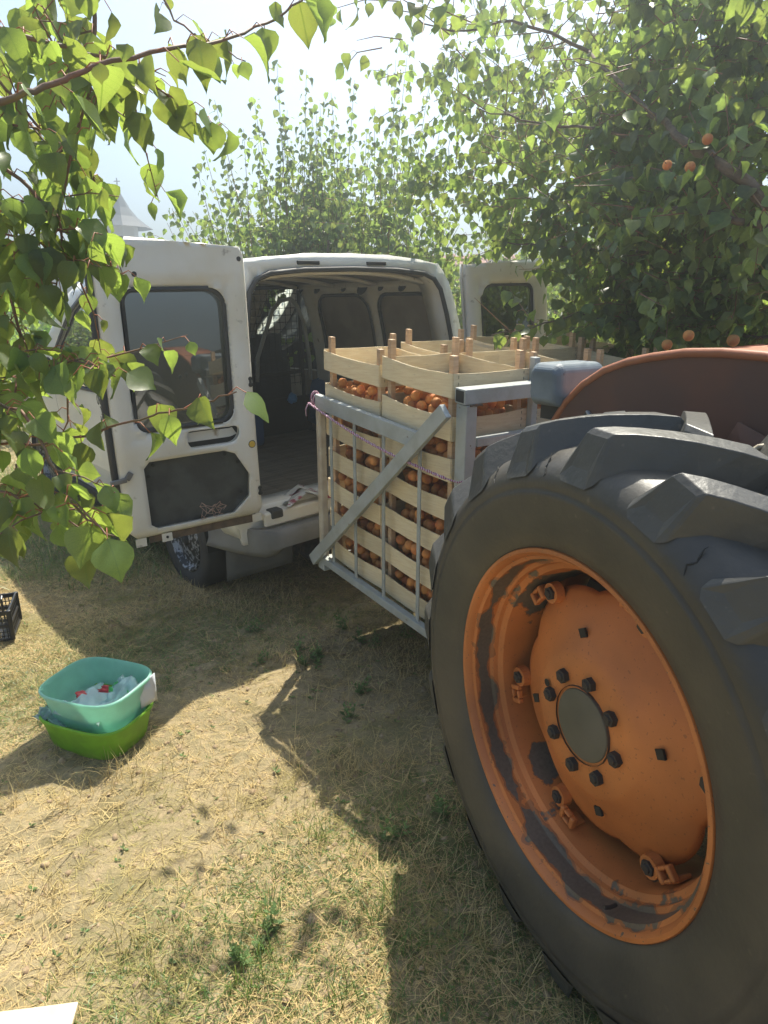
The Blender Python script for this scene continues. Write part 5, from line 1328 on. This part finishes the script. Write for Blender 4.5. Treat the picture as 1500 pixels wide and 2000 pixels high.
# ---- orchard trees behind: an upright-shooted crown
def orchard_tree(name, loc, label, H, Wd, nsh, seed, nsingle, size=.062, dense=1.0, lm='leafC', group=None, shoots=()):
    r = np.random.default_rng(seed); t = empty(name, loc); tag(t, label, 'tree', group)
    branch(t, [(0, 0, -.05), (.02, .03, .45), (0, 0, .8)], .08, M['bark'], 'trunk', .06, .012, seed)
    out = []; pet = []; tw = MB()
    for k in range(7):
        a = k * .9 + r.uniform(0, .4); e = (math.cos(a) * Wd * .55, math.sin(a) * Wd * .45, H * r.uniform(.5, .62)); branch(t, [(0, 0, .75), (e[0] * .5, e[1] * .5, H * .40), e], .035, M['bark'], 'branch', .01, .015, seed + k)
    tips = list(shoots)
    for _ in range(nsh):
        a = r.uniform(0, 6.28); q = math.sqrt(r.random()); tips.append((math.cos(a) * q * Wd, math.sin(a) * q * Wd * .8, H * (1 - .35 * q * q) * r.uniform(.72, 1.0)))
    for (x, y, z) in tips:
        b = np.array([x * .72 + r.normal(0, .08), y * .72 + r.normal(0, .08), H * .38 + r.uniform(-.25, .25)]); c = np.array([x, y, z]); m_ = (b + c) / 2 + r.normal(0, .05, 3)
        tw.tube([b, m_, c], [.007, .004, .0015], 5, False); twig_leaves([b, m_, c], size, .036 / dense, r, out, pet, hang=.62)
    clumps([(np.array((math.cos(a) * Wd * .55 * q, math.sin(a) * Wd * .5 * q, H * zz)), .30 * Wd, int(20 * dense)) for a, q, zz in [(r.uniform(0, 6.28), r.uniform(.1, 1.35), r.uniform(.25, .72)) for _ in range(int(46 * dense))]], size, .042, r, out, pet, (.15, .35), None, tw)
    tag(tw.build('twigs', M['twig'], t, smooth=True), kind='stuff')
    add_leaves(t, out, M[lm], nsingle); return t
CT = orchard_tree('fruit_tree', (-.55, 6.9, 0), 'tall young fruit tree with upright leafy shoots rising behind the van roof', 3.4, 1.6, 95, 41, 300, .066, 1.3,
    shoots=[(x + .55, y - 6.9, z) for x, y, z in ((-1.41, 6.3, 3.15), (-1.22, 6.5, 2.98), (-1.1, 6.4, 3.2), (-.907, 6.5, 3.5), (-.82, 6.4, 3.1), (-.67, 6.6, 3.45), (-.55, 6.5, 3.2), (-.44, 6.3, 3.2), (-.25, 6.5, 3.35), (-.15, 6.6, 3.0), (-.08, 6.3, 3.1), (.10, 6.5, 3.5), (.2, 6.3, 3.55), (.42, 6.6, 3.5), (-1.55, 6.4, 2.8), (.55, 6.7, 3.3), (-1.9, 6.5, 2.35), (-1.78, 6.5, 2.25))])
gt = 'orchard trees beyond the van'
def tcopy(src, loc, rz, sc, label):
    c = src.copy(); COL.objects.link(c); c.location = loc; c.rotation_euler = (0, 0, rz); c.scale = (sc,) * 3; c['label'] = label; c['group'] = gt
    for ch in src.children:
        if ch.name.startswith('leaf'): continue
        d = ch.copy(); COL.objects.link(d); d.parent = c
    return c
T2 = orchard_tree('fruit_tree', (1.35, 9.0, 0), 'bushy fruit tree seen between the van and its open right door', 2.6, 1.5, 34, 52, 0, .066, 1.2, group=gt)
for loc, rz, sc, lb in (((-6.4, 7.2, 0), .8, 1.1, 'unseen fruit tree left of the van nose, added for the cab window reflection'), ((-8.6, 9.2, 0), 2.8, 1.2, 'farther unseen fruit tree on the left, added for the cab window reflection'), ((3.2, 7.6, 0), 1.1, 1.1, 'low branching fruit tree behind the right door, nearest of the far row'), ((3.5, 12.5, 0), 2.3, 1.15, 'sunlit fruit tree in the second row behind the right door'), ((6.2, 9.8, 0), .6, 1.15, 'fruit tree deep behind the big right tree, before the grey house'),  # first two are unseen, added as greenery for the cab window to reflect
    ((-2.2, 12, 0), 3.3, .95, 'fruit tree in the far row, showing just over the van roof on the left'), ((.2, 12.6, 0), 5.1, 1.05, 'fruit tree in the far row behind the tall central one'), ((8.5, 13.5, 0), 4.1, 1.2, 'fruit tree of the far row at the right side'), ((5.4, 15.5, 0), 2.0, 1.1, 'small looking fruit tree farthest away on the right')):
    tcopy(T2, loc, rz, sc, lb)
# ---- vine rows on the left
def vine_row(a, b, h_, seed, label):
    r = np.random.default_rng(seed); a = np.array(a, float); b = np.array(b, float); L_ = np.linalg.norm(b - a); t = empty('vine_row', tuple(a)); tag(t, label, 'vine row', 'rows of vines left of the van')
    out = []; n = int(L_ * 420); d = (b - a) / L_; nn = np.array([-d[1], d[0], 0])
    for _ in range(n):
        u = r.random() * L_; z = h_ * (.12 + .88 * r.random() ** .7) + .08 * math.sin(u * 3 + seed); w_ = r.normal(0, .17) * (1.2 - .5 * z / h_)
        out.append((d * u + nn * w_ + np.array([0, 0, z]), r.normal(0, 1, 3) + np.array([0, 0, -.5]), r.normal(0, .6, 3) + np.array([0, 0, .7]), r.uniform(.06, .12)))
    for k in range(int(L_ / 1.2)):
        p = d * (k * 1.2 + .3); branch(t, [tuple(p), tuple(p + np.array([.02, .02, .5])), tuple(p + np.array([.0, .0, .9]))], .022, M['bark'], 'vine_stem', .012, .01, k)
    add_leaves(t, out, M['vine'], 0)
vine_row((-9.5, 10.5, 0), (-3.1, 10.2, 0), 1.5, 1, 'bright green vine row nearest to the van cab')
vine_row((-11, 13, 0), (-3, 12.8, 0), 1.55, 2, 'second vine row behind the first')
vine_row((-14, 16, 0), (-4, 16, 0), 1.6, 3, 'farthest vine row below the church')
vine_row((-5.6, 7.4, 0), (-3.3, 8.2, 0), 1.05, 4, 'short low vine row beside the van nose')
# ================================================================ BUILDINGS
def wall_with(name, parent, p0, p1, z0, z1, wins, m, th_=.3):
    p0 = Vector(p0); p1 = Vector(p1); L_ = (p1 - p0).length; d = (p1 - p0).normalized(); n = Vector((d.y, -d.x, 0))
    holes = []
    for (c, zb, w, h_, arch) in wins:
        if arch: holes.append([(c - w / 2, zb), (c - w / 2, zb + h_)] + [(c - w / 2 * math.cos(t), zb + h_ + w / 2 * math.sin(t)) for t in np.linspace(0, math.pi, 9)[1:-1]] + [(c + w / 2, zb + h_), (c + w / 2, zb)])
        else: holes.append([(c - w / 2, zb), (c - w / 2, zb + h_), (c + w / 2, zb + h_), (c + w / 2, zb)])
    o = sheet(name, [(0, z0), (0, z1), (L_, z1), (L_, z0)], holes, lambda u, v: p0 + d * u + Vector((0, 0, v)), m, parent, step=1.5, thick=th_, off=0, smooth=False)
    for h2 in holes:
        f = sheet('window', quad_in(h2, -.03), [], lambda u, v: p0 + d * u + Vector((0, 0, v)) - n * .10, M['dark_glass'], o, step=3)
    return o
ch = empty('church', (-13.06, 31, 0)); ch.scale = (.67, .67, .67); tag(ch, 'white church with small belfry and pale sheet roof in the distance on the left', 'church')
wall_with('wall', ch, (-7, 0, 0), (7, 0, 0), 0, 4.4, [(2.6 + 1.3 * k, 1.2, .5, 1.0, True) for k in (0, 3, 6)], M['plaster'])
wall_with('wall', ch, (7, 0, 0), (7, 8, 0), 0, 4.4, [(4, 1.2, .6, 1.2, True)], M['plaster'])
wall_with('wall', ch, (-7, 8, 0), (-7, 0, 0), 0, 4.4, [], M['plaster'])
mb = MB(); mb.add([(-7.4, -.5, 4.35), (7.4, -.5, 4.35), (7.4, 4, 6.1), (-5.8, 4, 6.1), (7.4, 8.5, 4.35), (-7.4, 8.5, 4.35)], [(0, 1, 2, 3), (3, 2, 4, 5), (0, 3, 5), (1, 4, 2)]); solid(mb.build('roof', M['tin_white'], ch), .12)
mb = MB(); mb.lathe([(3.2, 1.05), (7.35, 1.0)], 8, 'Z'); mb.build('belfry', M['plaster'], ch, loc=(2.05, 1.6, 0), rot=(0, 0, R_(22)))
bf = mb = MB(); mb.lathe([(7.25, 2.0), (7.55, 1.55), (7.95, 1.05), (8.5, .62), (9.3, .2), (9.75, .02)], 8, 'Z'); sp_ = mb.build('spire', M['tin'], ch, loc=(2.05, 1.6, 0), rot=(0, 0, R_(22)))
MB().tube([(0, 0, 9.7), (0, 0, 10.3)], .04, 6).tube([(-.2, 0, 10.1), (.2, 0, 10.1)], .03, 6).build('cross', M['tin'], ch, loc=(2.05, 1.6, 0))
for k in range(8):
    a = R_(22.5 + 45 * k + 22); c_, s_ = math.cos(a), math.sin(a)
    pts = [(-.16, 4.9), (-.16, 6.2)] + [(-.16 * math.cos(t), 6.2 + .16 * math.sin(t)) for t in np.linspace(0, math.pi, 7)[1:-1]] + [(.16, 6.2), (.16, 4.9)]
    sheet('belfry_window', pts, [], lambda u, v: (2.05 + c_ * .965 - s_ * u, 1.6 + s_ * .965 + c_ * u, v), M['dark_glass'], ch, step=1, thick=.03)
py = empty('lattice_mast', (-14.3, 27.5, 0)); py.scale = (.64, .64, .66); tag(py, 'thin dark lattice mast standing in front of the church wall', 'mast')
mb = MB()
for x, y in ((-.5, -.5), (.5, -.5), (.5, .5), (-.5, .5)): mb.tube([(x, y, 0), (x * .6, y * .6, 4.4)], .05, 5)
for k in range(7):
    z = .4 + k * .6; s_ = .5 - .2 * z / 4.4
    mb.tube([(-s_, -s_, z), (s_, -s_, z + .6)], .03, 4); mb.tube([(s_, -s_, z), (-s_, -s_, z + .6)], .03, 4); mb.tube([(-s_, -s_, z), (s_, -s_, z)], .03, 4)
mb.build('lattice', M['rawsteel'], py)
def house(name, loc, rz, w, d, hw, hr, wm, rm, label, wins):
    h = empty(name, loc, (0, 0, rz)); tag(h, label, 'house')
    wall_with('wall', h, (-w / 2, 0, 0), (w / 2, 0, 0), 0, hw, wins, wm); wall_with('wall', h, (w / 2, 0, 0), (w / 2, d, 0), 0, hw, [], wm); wall_with('wall', h, (-w / 2, d, 0), (-w / 2, 0, 0), 0, hw, [(d / 2, 1, 1, 1.2, False)], wm)
    mb = MB(); mb.add([(-w / 2 - .4, -.5, hw - .1), (w / 2 + .4, -.5, hw - .1), (w / 2 + .4, d / 2, hw + hr), (-w / 2 - .4, d / 2, hw + hr), (w / 2 + .4, d + .5, hw - .1), (-w / 2 - .4, d + .5, hw - .1)], [(0, 1, 2, 3), (3, 2, 4, 5)])
    rf = solid(mb.build('roof', rm, h), .15)
    tl = MB(); n = int(w / .35)
    for k in range(n): x = -w / 2 - .35 + (w + .7) * k / (n - 1); tl.tube([(x, -.52, hw - .06), (x, d / 2, hw + hr + .04)], .07, 5)
    tl.build('tile_course', rm, rf, smooth=True)
    g = MB(); g.add([(w / 2, 0, hw), (w / 2, d, hw), (w / 2, d / 2, hw + hr), (-w / 2, 0, hw), (-w / 2, d, hw), (-w / 2, d / 2, hw + hr)], [(0, 1, 2), (3, 5, 4)]); solid(g.build('gable', wm, h), .2)
    c = MB(); c.box((w * .2, d * .35, hw + hr * .4), (w * .2 + .5, d * .35 + .5, hw + hr + .7)); c.build('chimney', M['tile'], rf)
    return h
house('red_roof_house', (4.2, 34, 0), .15, 9, 7, 2.5, 1.6, M['plaster'], M['tile'], 'low house with red tiled roof seen between the van and its right door', [(2, 1, 1, 1.2, False), (6, 1, 1, 1.2, False)])
house('grey_house', (12.6, 27, 0), -.25, 9, 7, 3.4, 1.5, M['plaster_grey'], M['tin'], 'pale grey rendered house glimpsed through the right tree', [(2, 1, 1, 1.2, False), (6.5, 1, 1, 1.2, False)])
# ================================================================ HAZE
if HAZE:
    hz = MB(); hz.box((-330, -70, -1.6), (330, 420, 10.9)); m = bpy.data.materials.new('haze_air'); m.use_nodes = True; N = m.node_tree.nodes; L = m.node_tree.links
    for n in list(N):
        if n.type == 'BSDF_PRINCIPLED': N.remove(n)
    v = N.new('ShaderNodeVolumePrincipled'); v.inputs['Color'].default_value = (.90, .98, .97, 1); v.inputs['Density'].default_value = HAZE; v.inputs['Anisotropy'].default_value = .74  # haze made denser and sunward to imitate the lens glare
    L.new(v.outputs[0], N['Material Output'].inputs['Volume']); o = hz.build('haze', m); tag(o, 'bright summer haze thickened to stand in for milky lens glare', 'haze', kind='stuff')
